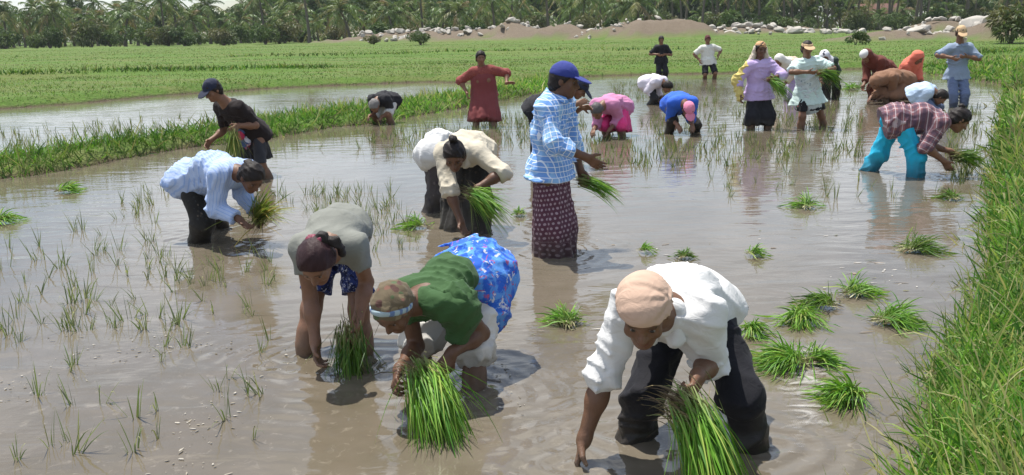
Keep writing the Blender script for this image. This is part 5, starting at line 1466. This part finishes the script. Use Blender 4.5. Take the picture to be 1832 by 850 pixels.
# house between the trunks
HW = cloth('limewash', (.50, .42, .36), .9, .15); HR = cloth('roof_tile', (.13, .065, .05), .9, .2); HD = cloth('dark_opening', (.03, .03, .035), .4, .2)
def boxm(name, x0, x1, y0, y1, z0, z1, mat, parent):
    v = [(x, y, z) for z in (z0, z1) for x, y in ((x0, y0), (x1, y0), (x1, y1), (x0, y1))]
    q = np.array([(3, 2, 1, 0), (4, 5, 6, 7), (0, 1, 5, 4), (1, 2, 6, 5), (2, 3, 7, 6), (3, 0, 4, 7)])
    return add_obj(name, raw_mesh(name, v, q, mat, False), parent)
b = P(1572, 60, 163); hs_ = empty('house', (b[0], b[1], hgt(b[0], b[1]))); tag(hs_, 'small house with red tiled roof between the palm trunks', 'house')
boxm('wall', -4, 4, -2.5, 2.5, -.3, 2.8, HW, hs_)
v = [(-4.6, -3.2, 2.7), (4.6, -3.2, 2.7), (4.6, 3.2, 2.7), (-4.6, 3.2, 2.7), (-4.6, 0, 4.7), (4.6, 0, 4.7)]
v2 = [(x, y, z + .12) for x, y, z in v]
add_obj('roof', raw_mesh('roof', v + v2, [np.array([(0, 1, 5, 4), (2, 3, 4, 5), (7, 6, 10, 11), (9, 8, 11, 10), (0, 6, 7, 1), (2, 8, 9, 3), (0, 4, 10, 6), (4, 3, 9, 10), (1, 7, 11, 5), (5, 11, 8, 2)]), np.array([(0, 3, 4), (1, 5, 2)])], HR, False), hs_)
boxm('door', -.45, .45, -2.56, -2.5, 0, 2.0, HD, hs_)
for x in (-2.6, 2.6): boxm('window', x - .5, x + .5, -2.55, -2.5, 1.0, 2.0, HD, hs_)
# ------------------------------------------------------------------ thin summer haze over the whole place
HZ = bpy.data.materials.new('haze'); HZ.use_nodes = True
HZ.node_tree.nodes.remove(HZ.node_tree.nodes['Principled BSDF'])
pv = HZ.node_tree.nodes.new('ShaderNodeVolumePrincipled'); pv.inputs['Color'].default_value = (.88, .93, 1, 1); pv.inputs['Density'].default_value = .0002
HZ.node_tree.links.new(pv.outputs[0], HZ.node_tree.nodes['Material Output'].inputs['Volume'])
hv = [(x, y, z) for z in (-2.5, 20) for x, y in ((-700, -40), (700, -40), (700, 480), (-700, 480))]
me = raw_mesh('haze', hv, np.array([(3, 2, 1, 0), (4, 5, 6, 7), (0, 1, 5, 4), (1, 2, 6, 5), (2, 3, 7, 6), (3, 0, 4, 7)]), HZ, False)
tag(add_obj('haze', me), 'thin pale summer haze over the whole field', 'haze', kind='stuff')
# ------------------------------------------------------------------ daylight
SUN_DIR = nrm(V3(-.20, .26, .94))      # towards the sun
w = bpy.data.worlds.new('World'); SC.world = w; w.use_nodes = True
nt = w.node_tree; bg = nt.nodes['Background']
sky = nt.nodes.new('ShaderNodeTexSky'); sky.sky_type = 'NISHITA'; sky.sun_disc = False
sky.sun_elevation = math.asin(SUN_DIR[2]); sky.sun_rotation = math.atan2(SUN_DIR[0], SUN_DIR[1])
sky.dust_density = .8
tc = nt.nodes.new('ShaderNodeTexCoord')
mp = nt.nodes.new('ShaderNodeMapping'); mp.inputs['Scale'].default_value = (1, 1, 2.2)
nz = nt.nodes.new('ShaderNodeTexNoise'); nz.inputs['Scale'].default_value = 2.2; nz.inputs['Detail'].default_value = 7; nz.inputs['Roughness'].default_value = .58
rp = nt.nodes.new('ShaderNodeValToRGB'); rp.color_ramp.elements[0].position = .42; rp.color_ramp.elements[1].position = .64
mx = nt.nodes.new('ShaderNodeMix'); mx.data_type = 'RGBA'
L = nt.links.new
L(tc.outputs['Generated'], mp.inputs[0]); L(mp.outputs[0], nz.inputs['Vector']); L(nz.outputs[0], rp.inputs[0])
L(rp.outputs[0], mx.inputs[0]); L(sky.outputs[0], mx.inputs[6]); mx.inputs[7].default_value = (8.2, 8.7, 9.5, 1)
L(mx.outputs[2], bg.inputs[0]); bg.inputs[1].default_value = .105
sl = bpy.data.lights.new('sun', 'SUN'); sl.energy = 4.8; sl.angle = math.radians(.5); sl.color = (1, .96, .89)
so = bpy.data.objects.new('sun', sl); COL.objects.link(so)
so.rotation_euler = Vector(SUN_DIR).to_track_quat('Z', 'Y').to_euler()
so.location = (0, 0, 30)
SC.view_settings.view_transform = 'Standard'; SC.view_settings.look = 'None'
SC.view_settings.exposure = 0.40; SC.view_settings.gamma = 1.0; SC.view_settings.use_curve_mapping = False
SC.render.engine = 'CYCLES'
SC.cycles.use_denoising = True
SC.cycles.max_bounces = 6; SC.cycles.diffuse_bounces = 2; SC.cycles.glossy_bounces = 3; SC.cycles.transmission_bounces = 4
SC.cycles.transparent_max_bounces = 6
SC.cycles.sample_clamp_indirect = 6
